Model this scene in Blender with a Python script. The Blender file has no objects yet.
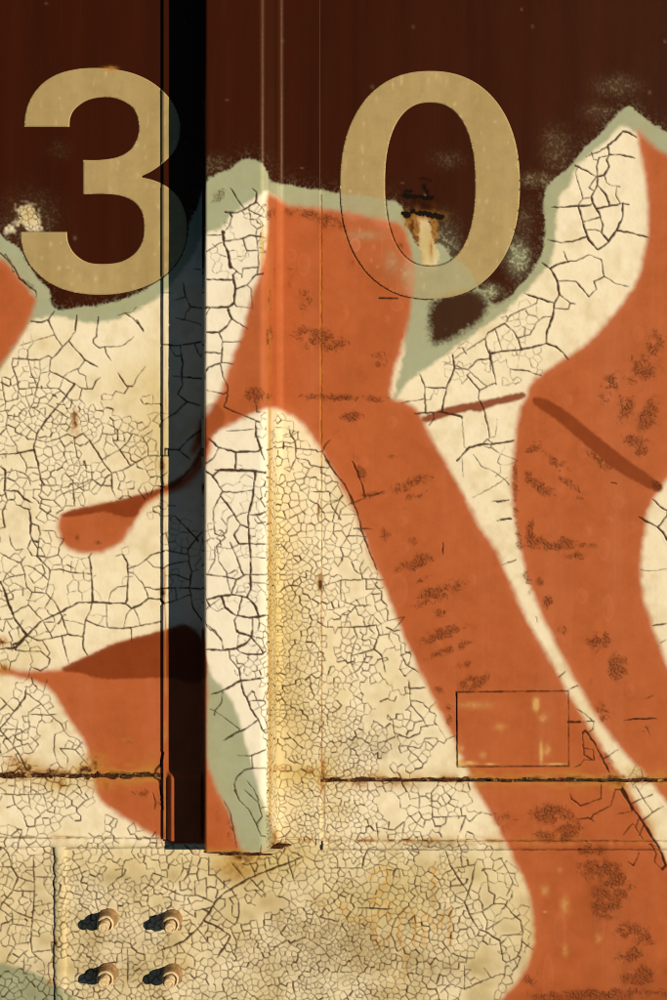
import bpy, bmesh, math, random
import numpy as np
from mathutils import Vector
from mathutils.geometry import delaunay_2d_cdt

random.seed(7)
rng = np.random.default_rng(7)
scene = bpy.context.scene
col = scene.collection

# ------------------------------------------------------------------ camera, sky, sun, exposure
DIST = 1300.0            # camera to the side sheet, millimetres (one photograph pixel = one millimetre of steel)
Z0 = 0.80                # height of the view axis above the base
cam_d = bpy.data.cameras.new('camera')
cam = bpy.data.objects.new('camera', cam_d); col.objects.link(cam)
cam.location = (0, -DIST / 1000, Z0)
cam.rotation_euler = (math.radians(90), 0, 0)
cam_d.sensor_fit = 'VERTICAL'
cam_d.angle = 2 * math.atan(500 / DIST)
cam_d.clip_end = 500
cam_d.clip_start = 0.01
scene.camera = cam

SUN_X, SUN_Z = 0.90, 0.22          # sideways and downward travel of a shadow per unit of depth
to_sun = Vector((SUN_X, -1.0, SUN_Z)).normalized()
elev = math.asin(to_sun.z)
azim = math.atan2(to_sun.x, to_sun.y)
world = bpy.data.worlds.new('World'); scene.world = world
world.use_nodes = True
wn = world.node_tree.nodes; wl = world.node_tree.links
bg = wn['Background']
sky = wn.new('ShaderNodeTexSky'); sky.sky_type = 'NISHITA'; sky.sun_disc = False
sky.air_density = 0.6; sky.dust_density = 0.0; sky.ozone_density = 4.0
sky.sun_elevation = elev; sky.sun_rotation = azim
wl.new(sky.outputs['Color'], bg.inputs['Color'])
bg.inputs['Strength'].default_value = 0.05
sun_d = bpy.data.lights.new('sun', 'SUN'); sun_d.energy = 5.0; sun_d.angle = math.radians(0.5)
sun_d.color = (1.0, 0.88, 0.69)
sun = bpy.data.objects.new('sun', sun_d); col.objects.link(sun)
sun.rotation_euler = to_sun.to_track_quat('Z', 'Y').to_euler()
sun.location = to_sun * 5
scene.view_settings.view_transform = 'Standard'
scene.view_settings.look = 'None'
scene.view_settings.exposure = 0.0
scene.cycles.filter_width = 1.0
scene.view_settings.gamma = 1.0

# ------------------------------------------------------------------ working coordinates
# u, v: millimetres on the car side (u to the right, v downward), origin at the upper left of the view
def place(u, v, h):
    """a point of the car side seen at (u, v) that stands h mm proud of the side sheet"""
    k = (DIST - h) / DIST / 1000.0
    return (u - 333.5) * k, -h / 1000.0, Z0 + (500.0 - v) * k

CU0, CU1, CV0, CV1, RES = -60.0, 728.0, -60.0, 1060.0, 0.5
NU = int((CU1 - CU0) / RES) + 1
NV = int((CV1 - CV0) / RES) + 1
cu = CU0 + np.arange(NU) * RES
cv = CV0 + np.arange(NV) * RES

def upsample(f, x0, y0, step):
    gx = np.clip((cu - x0) / step, 0, f.shape[1] - 1.001); gy = np.clip((cv - y0) / step, 0, f.shape[0] - 1.001)
    ix = gx.astype(int); iy = gy.astype(int)
    fx = (gx - ix).astype(np.float32)[None, :]; fy = (gy - iy).astype(np.float32)[:, None]
    a = f[iy]; b = f[iy + 1]
    r = a * (1 - fy) + b * fy
    return r[:, ix] * (1 - fx) + r[:, ix + 1] * fx

def noise(scale, seed, sy=None):
    """smooth value noise in -1..1 over the canvas"""
    sy = sy or scale
    r = np.random.default_rng(seed)
    w = int((CU1 - CU0) / scale) + 4; h = int((CV1 - CV0) / sy) + 4
    g = r.uniform(-1, 1, (h, w)).astype(np.float32)
    gx = (cu - CU0) / scale; gy = (cv - CV0) / sy
    ix = gx.astype(int); iy = gy.astype(int)
    fx = (gx - ix); fy = (gy - iy)
    fx = (fx * fx * (3 - 2 * fx)).astype(np.float32)[None, :]; fy = (fy * fy * (3 - 2 * fy)).astype(np.float32)[:, None]
    rr = g[iy] * (1 - fy) + g[iy + 1] * fy
    return rr[:, ix] * (1 - fx) + rr[:, ix + 1] * fx

def sstep(a, b, x):
    t = np.clip((x - a) / (b - a), 0, 1)
    return t * t * (3 - 2 * t)

def catmull(pts, closed=True, n=5):
    P = np.array(pts, float); out = []
    N = len(P)
    rngi = range(N) if closed else range(N - 1)
    for i in rngi:
        p0 = P[(i - 1) % N] if closed or i > 0 else P[0]
        p1 = P[i]; p2 = P[(i + 1) % N]
        p3 = P[(i + 2) % N] if closed or i + 2 < N else P[-1]
        for k in range(n):
            t = k / n
            out.append(0.5 * (2 * p1 + (p2 - p0) * t + (2 * p0 - 5 * p1 + 4 * p2 - p3) * t * t + (3 * p1 - p0 - 3 * p2 + p3) * t ** 3))
    if not closed: out.append(P[-1])
    return np.array(out)

LS = 2.0
lx = np.arange(CU0, CU1 + LS, LS); ly = np.arange(CV0, CV1 + LS, LS)
LX, LY = np.meshgrid(lx.astype(np.float32), ly.astype(np.float32))
def sdf_coarse(poly):
    """signed distance to a closed polygon, positive inside, on the coarse lattice"""
    P = np.array(poly, np.float32)
    d2 = np.full(LX.shape, 1e9, np.float32); ins = np.zeros(LX.shape, bool)
    for i in range(len(P)):
        ax, ay = P[i]; bx, by = P[(i + 1) % len(P)]
        ex, ey = bx - ax, by - ay
        L = ex * ex + ey * ey
        if L < 1e-6: continue
        t = np.clip(((LX - ax) * ex + (LY - ay) * ey) / L, 0, 1)
        dx = LX - ax - t * ex; dy = LY - ay - t * ey
        np.minimum(d2, dx * dx + dy * dy, out=d2)
        if ay != by:
            c = ((ay > LY) != (by > LY)) & (LX < (bx - ax) * (LY - ay) / (by - ay) + ax)
            ins ^= c
    d = np.sqrt(d2)
    return np.where(ins, d, -d)
def sdf(pts, n=4):
    return upsample(sdf_coarse(catmull(pts, True, n)), lx[0], ly[0], LS)
def blob(x, y, rx, ry=None, ang=0):
    ry = ry or rx
    c, s = math.cos(math.radians(ang)), math.sin(math.radians(ang))
    R = 2.6 * max(rx, ry)
    out = np.zeros((NV, NU), np.float32)
    i0 = max(0, int((x - R - CU0) / RES)); i1 = min(NU, int((x + R - CU0) / RES) + 1)
    j0 = max(0, int((y - R - CV0) / RES)); j1 = min(NV, int((y + R - CV0) / RES) + 1)
    if i1 <= i0 or j1 <= j0: return out
    X, Y = np.meshgrid(cu[i0:i1] - x, cv[j0:j1] - y)
    a = (X * c + Y * s) / rx; b = (-X * s + Y * c) / ry
    out[j0:j1, i0:i1] = np.exp(-(a * a + b * b))
    return out

# noises shared by all the paint edges
n1 = noise(1.3, 1); n2 = noise(3.0, 2); n5 = noise(6, 3); n12 = noise(13, 4); n30 = noise(30, 5); n80 = noise(85, 6)
streak = noise(2.2, 8, 60)

# ------------------------------------------------------------------ where the sprayed paint lies (pigment, traced as areas)
GREEN = [(-140, 200), (-60, 215), (-20, 226), (0, 234), (12, 243), (22, 252), (32, 272), (48, 288), (53, 303), (62, 309), (82, 307), (105, 304),
         (125, 298), (142, 291), (156, 280), (168, 270), (180, 250), (192, 218), (205, 184), (215, 174), (230, 169), (240, 162), (250, 158),
         (260, 161), (267, 172), (272, 182), (292, 185), (318, 190), (345, 194), (378, 199), (396, 203), (405, 213), (412, 236), (424, 250),
         (440, 244), (452, 258), (468, 268), (480, 288), (490, 300), (500, 302), (517, 288), (531, 272), (542, 252), (545, 220), (545, 193),
         (553, 181), (566, 170), (583, 150), (602, 131), (613, 119), (626, 107), (633, 108), (646, 119), (662, 129), (700, 150), (790, 190),
         (790, 1120), (-140, 1120)]
CREAM = [(-140, 330), (-40, 420), (0, 368), (14, 347), (27, 326), (40, 318), (56, 316), (75, 320), (100, 322), (126, 315), (150, 303), (168, 288),
         (188, 262), (205, 234), (220, 229), (231, 216), (244, 205), (257, 196), (268, 191), (300, 215), (380, 230), (405, 330), (394, 396),
         (402, 388), (414, 376), (432, 364), (452, 349), (471, 335), (490, 322), (506, 311), (521, 295), (536, 280), (550, 261), (555, 240),
         (556, 220), (560, 196), (571, 182), (576, 165), (591, 154), (609, 138), (622, 126), (634, 131), (645, 142), (700, 250), (800, 300),
         (800, 1120), (120, 1120), (80, 1010), (56, 985), (30, 972), (0, 963), (-60, 950), (-140, 945)]
GREEN_POST = [(200, 668), (212, 677), (222, 687), (232, 702), (239, 720), (246, 745), (252, 765), (258, 786), (263, 803), (270, 822), (271, 856), (200, 858)]
ORANGE = {
 'left': [(-140, 215), (-40, 243), (0, 259), (11, 268), (20, 280), (32, 294), (35, 303), (28, 322), (15, 345), (0, 366), (-60, 440), (-140, 500)],
 'main': [(268, 196), (290, 206), (320, 209), (350, 213), (383, 220), (400, 226), (409, 243), (413, 270), (412, 296), (408, 322), (402, 346), (394, 372),
          (391, 396), (404, 402), (415, 408), (423, 419), (429, 436), (446, 462), (466, 500), (481, 530), (493, 546), (501, 562), (516, 597), (536, 636),
          (556, 671), (576, 706), (601, 746), (625, 784), (645, 819), (661, 850), (690, 895), (760, 1000), (790, 1130), (470, 1130), (490, 1020),
          (522, 976), (532, 950), (534, 920), (528, 890), (515, 861), (497, 825), (480, 795), (469, 773), (454, 739), (437, 705), (420, 670), (405, 639),
          (390, 600), (373, 560), (358, 521), (350, 503), (335, 474), (321, 450), (312, 436), (302, 423), (288, 413), (270, 408), (256, 412), (244, 418),
          (228, 425), (215, 433), (202, 447), (192, 452), (198, 428), (214, 404), (223, 388), (232, 360), (243, 330), (251, 300), (261, 268), (267, 232)],
 'right': [(637, 131), (643, 160), (647, 190), (648, 220), (645, 250), (637, 280), (622, 304), (604, 326), (584, 346), (560, 362), (545, 372), (530, 385),
           (526, 397), (519, 411), (515, 440), (512, 470), (512, 500), (516, 530), (523, 560), (530, 586), (540, 611), (552, 636), (570, 670), (590, 705),
           (610, 735), (628, 757), (646, 776), (668, 804), (720, 870), (800, 960), (800, 760), (720, 745), (690, 705), (667, 664), (655, 636), (647, 610),
           (641, 585), (641, 560), (645, 530), (650, 506), (659, 490), (675, 470), (720, 430), (800, 400), (800, 230), (720, 185), (667, 155), (650, 143)],
 'brow': [(60, 516), (80, 509), (110, 503), (140, 495), (165, 486), (190, 470), (206, 438), (214, 430), (206, 462), (185, 486), (165, 494), (147, 505),
          (133, 524), (123, 540), (110, 548), (95, 553), (78, 552), (65, 545), (59, 533)],
 'lower': [(-140, 664), (-40, 668), (0, 668), (22, 671), (45, 671), (64, 668), (90, 656), (110, 646), (136, 638), (165, 631), (186, 626), (200, 640),
           (206, 672), (206, 752), (212, 778), (222, 800), (232, 824), (238, 858), (195, 860), (172, 846), (150, 833), (130, 821), (110, 808), (98, 795),
           (94, 775), (88, 752), (80, 735), (68, 717), (56, 697), (41, 684), (20, 678), (0, 673), (-60, 674), (-140, 676)],
}
RED = [
 [(422, 419), (440, 410), (460, 405), (490, 400), (521, 393), (522, 398), (495, 405), (480, 411), (470, 410), (450, 415), (430, 421)],
 [(534, 398), (548, 401), (566, 412), (590, 431), (620, 455), (650, 477), (661, 485), (657, 491), (640, 483), (615, 469), (590, 448), (565, 426), (545, 411), (535, 404)],
 [(61, 515), (80, 509), (110, 503), (140, 495), (166, 486), (190, 469), (207, 436), (205, 450), (180, 482), (160, 492), (143, 503), (134, 516), (118, 515), (105, 511), (90, 513), (70, 516)],
 [(62, 669), (90, 656), (110, 646), (136, 638), (165, 631), (186, 626), (202, 642), (206, 676), (190, 682), (168, 677), (132, 678), (102, 678), (80, 672)],
 [(204, 410), (214, 404), (224, 414), (220, 428), (205, 440), (198, 440)],
]
BROWN_HOLES = [
 [(433, 342), (429, 322), (432, 303), (447, 295), (468, 291), (484, 294), (487, 308), (478, 322), (462, 332), (448, 340)],
 [(488, 288), (500, 276), (512, 284), (505, 296), (492, 304)],
]
edge = n1 * 1.6 + n2 * 1.2 + n5 * 1.0
g_sd = sdf(GREEN)
green = sstep(-1.3, 1.5, g_sd + edge * .5 + n12 * 1.2)
for h_ in BROWN_HOLES: green *= 1 - .97 * sstep(-6, 5, sdf(h_) + edge * 1.3)
stip = sstep(0.05, 0.6, n1 + 0.6 * n2)
def add(a, b): return 1 - (1 - a) * (1 - np.clip(b, 0, 1))
for (x, y, rx, ry, k) in [(518, 258, 9, 14, 1.6), (490, 292, 8, 6, 1.4), (445, 248, 12, 22, .5)]:
    green = add(green, blob(x, y, rx, ry) * k * (0.35 + 0.9 * stip))
haze = np.zeros_like(green)
for (x, y, rx, ry, k) in [(616, 86, 17, 9, .55), (535, 179, 14, 6, .8), (600, 112, 14, 7, .45), (553, 142, 9, 14, .3),
                          (447, 160, 14, 8, .22), (525, 222, 8, 14, .35), (30, 222, 22, 22, .5), (60, 150, 10, 8, .10), (215, 165, 12, 8, .35), (560, 155, 14, 20, .3)]:
    haze = add(haze, blob(x, y, rx, ry) * k * (0.25 + 0.8 * stip))
halo = np.exp(-np.clip(-g_sd, 0, 60) / 5.0) * (g_sd < 2)
green = add(green, halo * 0.20 * stip)
cream = sstep(-2.5, 3.0, sdf(CREAM) + n2 * .8 + n5 * 1.2)
cream *= 1 - sstep(-2.5, 2.5, sdf(GREEN_POST) + n5 * 1.0)
peek = blob(27, 214, 11, 13) + .8 * blob(35, 226, 8, 7) + .6 * blob(10, 230, 8, 6)
cream = add(cream, sstep(.25, .75, peek + n2 * .25) * .9)
drip = sdf([(417, 221), (422, 214), (428, 217), (433, 238), (438, 262), (433, 272), (424, 268), (420, 246)])
cream = add(cream, sstep(-2, 2, drip + edge) * .85)
orange = np.zeros_like(cream); o_sd = np.full_like(cream, -99)
for k, p in ORANGE.items():
    s_ = sdf(p); o_sd = np.maximum(o_sd, s_)
orange = sstep(-4.2, 3.6, o_sd + n1 * .25 + n2 * .3 + n5 * .7 + n12 * .7)
orange = add(orange, np.exp(-np.clip(-o_sd, 0, 40) / 6.0) * .18 * (.7 + .3 * n5))
foot_clip = np.maximum(sstep(851, 852, cv)[:, None] * (sstep(150, 152, cu) * (1 - sstep(275, 277, cu)))[None, :], sstep(843, 845, cv)[:, None] * (sstep(150, 152, cu) * (1 - sstep(203.5, 204.5, cu)))[None, :])
orange *= 1 - foot_clip; cream = np.maximum(cream, foot_clip.astype(np.float32))
red = np.zeros_like(cream)
for i, p in enumerate(RED): red = np.maximum(red, sstep(-2.4, .9, sdf(p) + n2 * .6) * (.95 if i < 4 else .5))
chips = np.zeros_like(cream)
# fresh chips through the painted-over card
for (x, y, rx, ry, k) in [(536, 704, 3.2, 6, .75), (541, 752, 1.6, 9, .8), (547, 750, 3, 4.5, .5), (470, 763, 6, 1.8, .7), (555, 764, 8, 1, .8), (490, 764, 5, 1, .6), (543, 718, 4, 4, .3),
                          (475, 705, 16, 4, .22), (500, 727, 6, 4, .2), (462, 748, 2.5, 2.5, .35), (483, 755, 3, 3, .3), (545, 890, 4, 5, .35), (565, 905, 4, 8, .3), (565, 950, 3, 6, .25),
                          (598, 938, 3, 4, .3), (560, 870, 2.5, 2.5, .15), (365, 235, 18, 5, .28), (392, 262, 7, 12, .28), (408, 275, 7, 14, .4), (545, 912, 2, 1, .6)]:
    b_ = np.clip(blob(x, y, rx, ry) * k * (1.25 + .6 * n2), 0, .68); orange *= 1 - b_; chips = np.maximum(chips, sstep(0, .12, blob(x, y, rx * 1.5, ry * 1.5)))

# ------------------------------------------------------------------ cracks
crack = np.zeros((NV, NU), np.float32)
near = np.zeros((NV, NU), np.float32)
pt_buf = []
def rough(pts, amp=0.5, step=1.0, seed=0):
    """a polyline made a little ragged, as a tear in old paint"""
    r = random.Random(seed)
    P = [Vector(p) for p in pts]; out = [P[0]]
    for a, b in zip(P[:-1], P[1:]):
        L = (b - a).length
        n = max(1, int(L / 3.0))
        d = (b - a) / max(L, 1e-6); nn = Vector((-d.y, d.x))
        for k in range(1, n + 1):
            q = a.lerp(b, k / n)
            if k < n: q = q + nn * r.uniform(-amp, amp)
            out.append(q)
    return out
def s_abs(t, tot): return t * tot
def stroke(pts, w, amp=0.5, taper=(True, True), seed=0, depth=1.0):
    P = rough(pts, amp, seed=seed)
    tot = sum((b - a).length for a, b in zip(P[:-1], P[1:])); s = 0
    r = random.Random(seed + 5)
    wob = r.uniform(0, 6)
    for a, b in zip(P[:-1], P[1:]):
        L = (b - a).length; n = max(1, int(L / .35))
        for k in range(n):
            t = (s + L * k / n) / max(tot, 1e-6)
            f = 1.0
            if taper[0]: f *= min(1, .42 + s_abs(t, tot) * .10)
            if taper[1]: f *= min(1, .42 + s_abs(1 - t, tot) * .10)
            d_ = t * tot
            f *= .80 + .20 * math.sin(wob + d_ * .16) + .14 * math.sin(2 * wob + d_ * .41) + .10 * math.sin(3 * wob + d_ * .93)
            q = a.lerp(b, k / n)
            pt_buf.append((q.x, q.y, w * .5 * f, depth))
        s += L
def flush():
    A = np.array(pt_buf, np.float32); pt_buf.clear()
    m = (A[:, 0] > CU0 + 4) & (A[:, 0] < CU1 - 4) & (A[:, 1] > CV0 + 4) & (A[:, 1] < CV1 - 4)
    A = A[m]
    gx = (A[:, 0] - CU0) / RES; gy = (A[:, 1] - CV0) / RES
    ix = np.round(gx).astype(int); iy = np.round(gy).astype(int)
    cf = crack.ravel(); nf = near.ravel()
    K = 7
    for dy in range(-K, K + 1):
        for dx in range(-K, K + 1):
            if dx * dx + dy * dy > K * K: continue
            d = np.hypot(ix + dx - gx, iy + dy - gy) * RES
            idx = (iy + dy) * NU + ix + dx
            c = np.clip((A[:, 2] - d) / .45 + .5, 0, 1) * A[:, 3]
            hit = c > 0
            if hit.any(): np.maximum.at(cf, idx[hit], c[hit])
            e = np.clip(1 - (d - A[:, 2]) / 2.6, 0, 1) * np.clip(A[:, 2] * 1.1, 0, 1.2)
            np.maximum.at(nf, idx, e.astype(np.float32))

S4 = 667 / 170.0
S3 = 667 / 167.0
S5 = 667 / 127.0
# every group: origin of a study area, its scale, then (width, polyline) in that area's own units
TRACED = [
 (0, 160, S4, [(1.3, [(120,635),(160,638),(190,625),(215,590)]), (1.2, [(190,625),(205,665)]), (1.2, [(300,610),(292,667)]), (1.2, [(385,615),(378,667)]),
   (1.6, [(490,600),(520,620),(545,645),(560,665)]), (1, [(460,610),(490,600),(520,595),(535,575)]), (1.5, [(0,365),(30,395),(60,430),(75,465),(110,495),(140,515),(142,540)]),
   (1, [(20,370),(45,410),(50,440)]), (1, [(90,470),(120,505)])]),
 (0, 320, S4, [(1.2, [(120,5),(160,8),(185,0),(205,35),(222,75),(245,105)]),
   (1.3, [(300,0),(295,45),(268,82),(245,105),(215,140),(197,155),(193,200),(245,225),(290,250),(322,268),(362,270),(375,240),(395,225)]),
   (1.6, [(268,82),(300,120),(332,157),(385,185)]), (1, [(332,157),(310,190),(265,207),(245,225)]), (1.3, [(382,0),(378,65),(365,75)]),
   (1.1, [(365,90),(390,110),(420,105),(460,105),(490,95),(525,65)]), (1.2, [(410,105),(415,130),(435,160)]), (1.5, [(460,205),(480,235),(497,260)]),
   (1.6, [(535,0),(562,45)]), (1.4, [(50,150),(110,155),(155,157),(190,140)]), (.8, [(75,100),(140,80),(205,60)]), (1.3, [(45,175),(65,230),(72,270),(68,310),(20,320)]),
   (1.1, [(110,155),(120,205),(145,260),(130,325),(120,340)]), (1.1, [(72,270),(140,265),(200,268),(230,270),(260,300),(290,335)]), (.9, [(155,157),(158,210),(145,260)]),
   (.8, [(158,210),(193,200)]), (.9, [(322,268),(310,310),(330,330)]), (2, [(290,255),(258,300),(215,350),(175,400),(145,445),(132,500),(150,570),(160,630),(175,650)]),
   (1.9, [(0,528),(60,525),(132,510)]), (1.1, [(145,470),(180,480),(230,465),(265,448),(290,458)]), (1, [(130,325),(185,330),(215,350),(280,390)]),
   (.9, [(120,340),(160,365),(180,385)]), (1, [(20,320),(18,350),(30,375),(70,378),(90,350),(120,340)]), (.9, [(70,378),(105,415),(145,445)]),
   (.9, [(30,375),(22,420),(40,460),(65,495),(70,525)]), (.7, [(40,460),(70,450),(105,420)]), (1.7, [(300,460),(325,445),(350,470),(375,510),(405,560),(437,600),(440,660)]),
   (1.3, [(437,600),(480,590),(530,560),(580,533),(660,533)]), (1.4, [(470,510),(510,570)]), (1.1, [(405,545),(440,525),(470,510),(500,480),(520,445)]),
   (1.1, [(400,445),(440,450),(500,440)]), (.9, [(440,450),(445,480),(470,510)]), (1, [(400,445),(390,470),(360,490)]), (.9, [(400,445),(405,420),(390,390),(365,385)]),
   (1, [(290,458),(300,530),(315,570),(300,605),(270,615),(255,600)]), (1, [(315,570),(355,570),(360,625),(395,650),(440,650)]), (1, [(360,625),(300,650),(270,615)]),
   (2.2, [(0,575),(20,590),(18,667)]), (1, [(20,600),(60,590),(90,600),(115,620),(120,650)]), (1, [(100,600),(105,580),(150,580)]), (1, [(80,530),(100,560),(105,580)]),
   (1, [(5,225),(15,300),(20,320)]), (1, [(560,460),(580,500),(580,533)]), (.9, [(520,445),(560,460),(600,430)]), (.9, [(520,260),(540,220),(570,180)]), (.9, [(310,210),(335,220),(340,260)]),
   (.9, [(230,270),(245,235)]), (.9, [(185,330),(215,290),(235,280)])]),
 (0, 480, S4, [(2, [(20,0),(15,40),(70,45),(95,75),(130,90)]), (1.6, [(15,40),(30,80),(10,120),(15,170)]), (1.3, [(165,0),(160,50),(150,60),(165,75),(155,110),(230,155)]),
   (1, [(165,75),(210,80),(240,110),(250,120)]), (1, [(155,20),(205,22),(240,20)]), (1, [(210,80),(240,55),(285,40),(330,25),(362,0)]), (1.4, [(285,0),(288,50),(293,105)]),
   (1, [(362,0),(390,20),(435,25)]), (1.4, [(435,0),(440,40),(453,68)]), (2.3, [(115,125),(122,170),(118,210),(130,240)]), (1.5, [(122,170),(150,180),(158,210),(150,250),(145,300),(190,345),(195,355)]),
   (.9, [(165,198),(218,202)]), (1.4, [(0,285),(40,310),(80,325),(100,300)]), (1.2, [(80,325),(95,360),(105,420),(125,440),(180,445),(190,395),(195,355)]), (1, [(100,335),(130,345),(165,370),(190,395)]),
   (1.3, [(195,355),(235,350),(275,362),(355,370)]), (1, [(280,320),(278,362)]), (2, [(350,305),(358,370),(362,430),(362,480)]), (1.4, [(180,445),(215,480),(235,520),(250,560),(265,605)]),
   (2, [(105,610),(160,555),(235,520),(270,500),(310,480),(362,480),(420,483),(490,485),(515,505),(550,490),(580,465),(630,467)]), (1.4, [(362,480),(350,520),(335,550),(325,610),(328,667)]),
   (2.7, [(0,400),(15,430),(30,480),(60,550),(105,610),(70,640),(50,645)]), (1.5, [(105,610),(150,630),(205,620),(265,605),(320,615)]), (1, [(0,400),(40,380),(95,370)]),
   (1, [(15,455),(60,430),(105,425)]), (1, [(0,500),(30,490)]), (1.2, [(45,525),(110,490),(125,440)]), (1.2, [(110,490),(165,550),(195,600),(205,620)]),
   (1.8, [(480,290),(500,330),(500,400),(498,470),(490,485)]), (1.3, [(500,350),(540,335),(575,310),(590,295),(640,280)]), (.8, [(575,315),(600,340),(635,345)]),
   (1, [(520,365),(555,400),(575,440),(580,465)]), (.9, [(425,480),(435,440),(460,420),(498,415)]), (1, [(415,485),(420,570)]), (1.4, [(335,550),(380,570),(420,578),(480,583),(560,570),(635,555)]),
   (1, [(515,505),(495,530),(487,570)]), (1, [(525,505),(545,550)]), (1.2, [(515,590),(515,635)]), (.7, [(250,550),(290,555),(320,565)]), (1, [(575,420),(610,430)]), (1, [(35,215),(45,255),(60,275)]),
   (1, [(0,190),(20,185)]), (1, [(0,550),(45,545)])]),
 (0, 640, S4, [(3, [(0,35),(60,30),(90,0)]), (1.3, [(60,40),(100,45),(160,45),(195,75),(185,105)]), (1.3, [(245,0),(255,40),(270,95)]), (1.6, [(325,0),(325,30),(343,60)]), (1, [(165,0),(195,50)]),
   (1.8, [(105,180),(95,230),(60,275),(20,325),(0,345)]), (1.6, [(0,225),(50,275)]), (1, [(105,210),(160,250),(190,290),(240,330)]), (1, [(160,250),(110,285),(115,345),(60,375)]),
   (1, [(115,290),(190,295),(225,290)]), (1, [(0,350),(80,350)]), (1.4, [(0,355),(45,405),(80,460),(105,510)]), (1, [(0,455),(50,425),(110,405)]), (.9, [(50,425),(60,370),(70,320)]),
   (.9, [(110,405),(130,440),(150,410),(120,380)]), (1, [(215,370),(210,430),(225,480)]), (.9, [(250,355),(215,370)]), (1.1, [(235,425),(295,430),(345,490)]), (1.1, [(295,430),(325,400)]),
   (.9, [(265,460),(235,425)]), (.9, [(265,460),(262,505)]), (.9, [(60,450),(75,480),(110,490),(150,495)]), (1.1, [(0,605),(60,608),(170,605),(210,590)]), (1.1, [(60,545),(55,605)]),
   (1, [(90,550),(95,608)]), (1, [(120,545),(122,605)]), (1, [(110,608),(120,665)]), (1, [(170,605),(185,665)]), (1.2, [(285,590),(310,605),(335,630),(300,667)]), (1.2, [(335,630),(370,615)]), (1, [(250,630),(260,667)]),
   (2.6, [(640,440),(630,490),(610,510),(605,540),(625,550),(632,600),(640,667)]), (1.2, [(600,600),(610,640),(605,667)])]),
 (0, 830, S4, [(1.4, [(130,110),(135,230),(120,440)]), (1.6, [(0,145),(45,145),(70,185),(45,245),(5,290)]), (1.1, [(45,145),(45,100),(70,70),(85,0)]), (1.1, [(0,210),(40,230),(70,240),(135,240)]),
   (1, [(135,185),(210,185)]), (1.4, [(15,285),(60,320),(120,345)]), (1.1, [(45,310),(48,370),(120,380)]), (1, [(0,310),(40,340)]), (1, [(135,300),(210,285)]), (1, [(45,400),(60,450),(120,440)]),
   (1, [(120,440),(125,480),(170,520),(175,550)]), (1, [(60,450),(30,500),(20,525)]), (1, [(95,480),(90,570)]), (1, [(125,480),(210,470)]), (1, [(70,185),(130,205)]), (1.2, [(0,60),(30,90),(45,145)]),
   (1.4, [(500,460),(500,600)]), (1.3, [(300,510),(350,440)]), (1.3, [(600,170),(580,220),(550,245)]), (1.2, [(350,130),(385,125),(400,90)]), (1.2, [(480,150),(490,120),(530,110),(515,90)]), (1.2, [(600,170),(650,185)])]),
 (160, 790, S4, [(2.1, [(560,262),(505,285),(450,305),(400,325),(350,345),(300,375),(250,405),(215,440),(190,485),(150,540),(90,595),(0,630)]), (2, [(175,515),(230,540),(275,573),(255,610),(222,660)]),
   (1.3, [(280,390),(305,430),(310,480),(300,520),(275,540)]), (1.3, [(0,375),(50,400),(90,415),(150,415),(205,440)]), (1.1, [(190,335),(215,335),(250,370),(275,390)]), (1.1, [(180,345),(183,420)]),
   (1.1, [(190,265),(190,330)]), (1.1, [(85,265),(90,310),(80,335)]), (1, [(125,260),(115,310)]), (1, [(135,360),(180,345)]), (1, [(135,360),(137,415)]), (1, [(215,465),(250,500),(295,530)]),
   (1.1, [(280,285),(330,345)]), (1.1, [(345,270),(370,325)]), (1.2, [(410,270),(415,320)]), (1.2, [(455,250),(465,300)]), (1.2, [(350,345),(410,405)]), (1.3, [(500,250),(505,285),(530,370)]),
   (1, [(280,550),(300,600),(290,650)]), (1, [(150,550),(200,610)]), (1, [(95,420),(90,470),(140,500)])]),
 (160, 150, S4, [(2, [(255,243),(300,247),(335,230),(375,205),(378,165),(360,150)]), (1.2, [(295,180),(330,230)]), (1.1, [(378,205),(400,225)]), (1.1, [(345,235),(410,265)]), (3.2, [(245,320),(250,370),(265,400),(275,460)]),
   (1.3, [(180,335),(225,335)]), (1, [(250,325),(275,290)]), (1.7, [(270,357),(330,345),(350,335),(395,340)]), (1.3, [(330,365),(340,395),(385,395)]), (1.3, [(320,500),(325,465),(385,460)]),
   (1.8, [(300,545),(340,530),(375,490),(405,485)]), (2.1, [(172,507),(275,510)]), (2.5, [(285,490),(295,545),(290,600),(300,615)]), (2.5, [(172,620),(200,618),(265,617),(290,600)]), (1.6, [(265,617),(285,665)]),
   (1, [(300,615),(365,620)]), (.7, [(357,545),(362,610)]), (1, [(350,230),(355,290),(380,310),(375,335)]), (1, [(380,310),(410,295)]), (1, [(170,405),(235,365)]), (1.5, [(195,620),(180,645),(172,650)]),
   (1.8, [(276,252),(282,262)]), (1.6, [(276,150),(284,160)]), (1.1, [(375,340),(385,395),(385,460),(378,490)]), (1, [(280,460),(310,485)]),
   (1.3, [(130,465),(165,470)]), (1.3, [(90,520),(100,575),(120,615),(170,620)]), (1.2, [(10,560),(55,560)]), (1.1, [(60,590),(100,575)]), (1.1, [(120,615),(100,640)])]),
 (160, 310, S4, [(2.2, [(265,0),(280,35),(265,60),(230,88),(175,88)]), (1.2, [(280,35),(345,75)]), (1.6, [(230,88),(245,125),(240,200)]), (.8, [(245,125),(320,125)]), (1.5, [(172,165),(240,170)]),
   (1.7, [(172,245),(190,225),(240,207),(290,212)]), (1.3, [(235,210),(245,260),(265,300)]), (1.1, [(180,315),(250,330),(265,320)]), (1.3, [(250,380),(265,335)]), (1.4, [(270,390),(330,415),(390,440)]),
   (2.2, [(375,440),(375,490),(395,550),(410,590)]), (2.3, [(190,505),(230,540),(300,558),(385,555),(400,540)]), (2, [(297,558),(295,625)]), (1.3, [(230,540),(210,580),(175,605)]),
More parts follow.
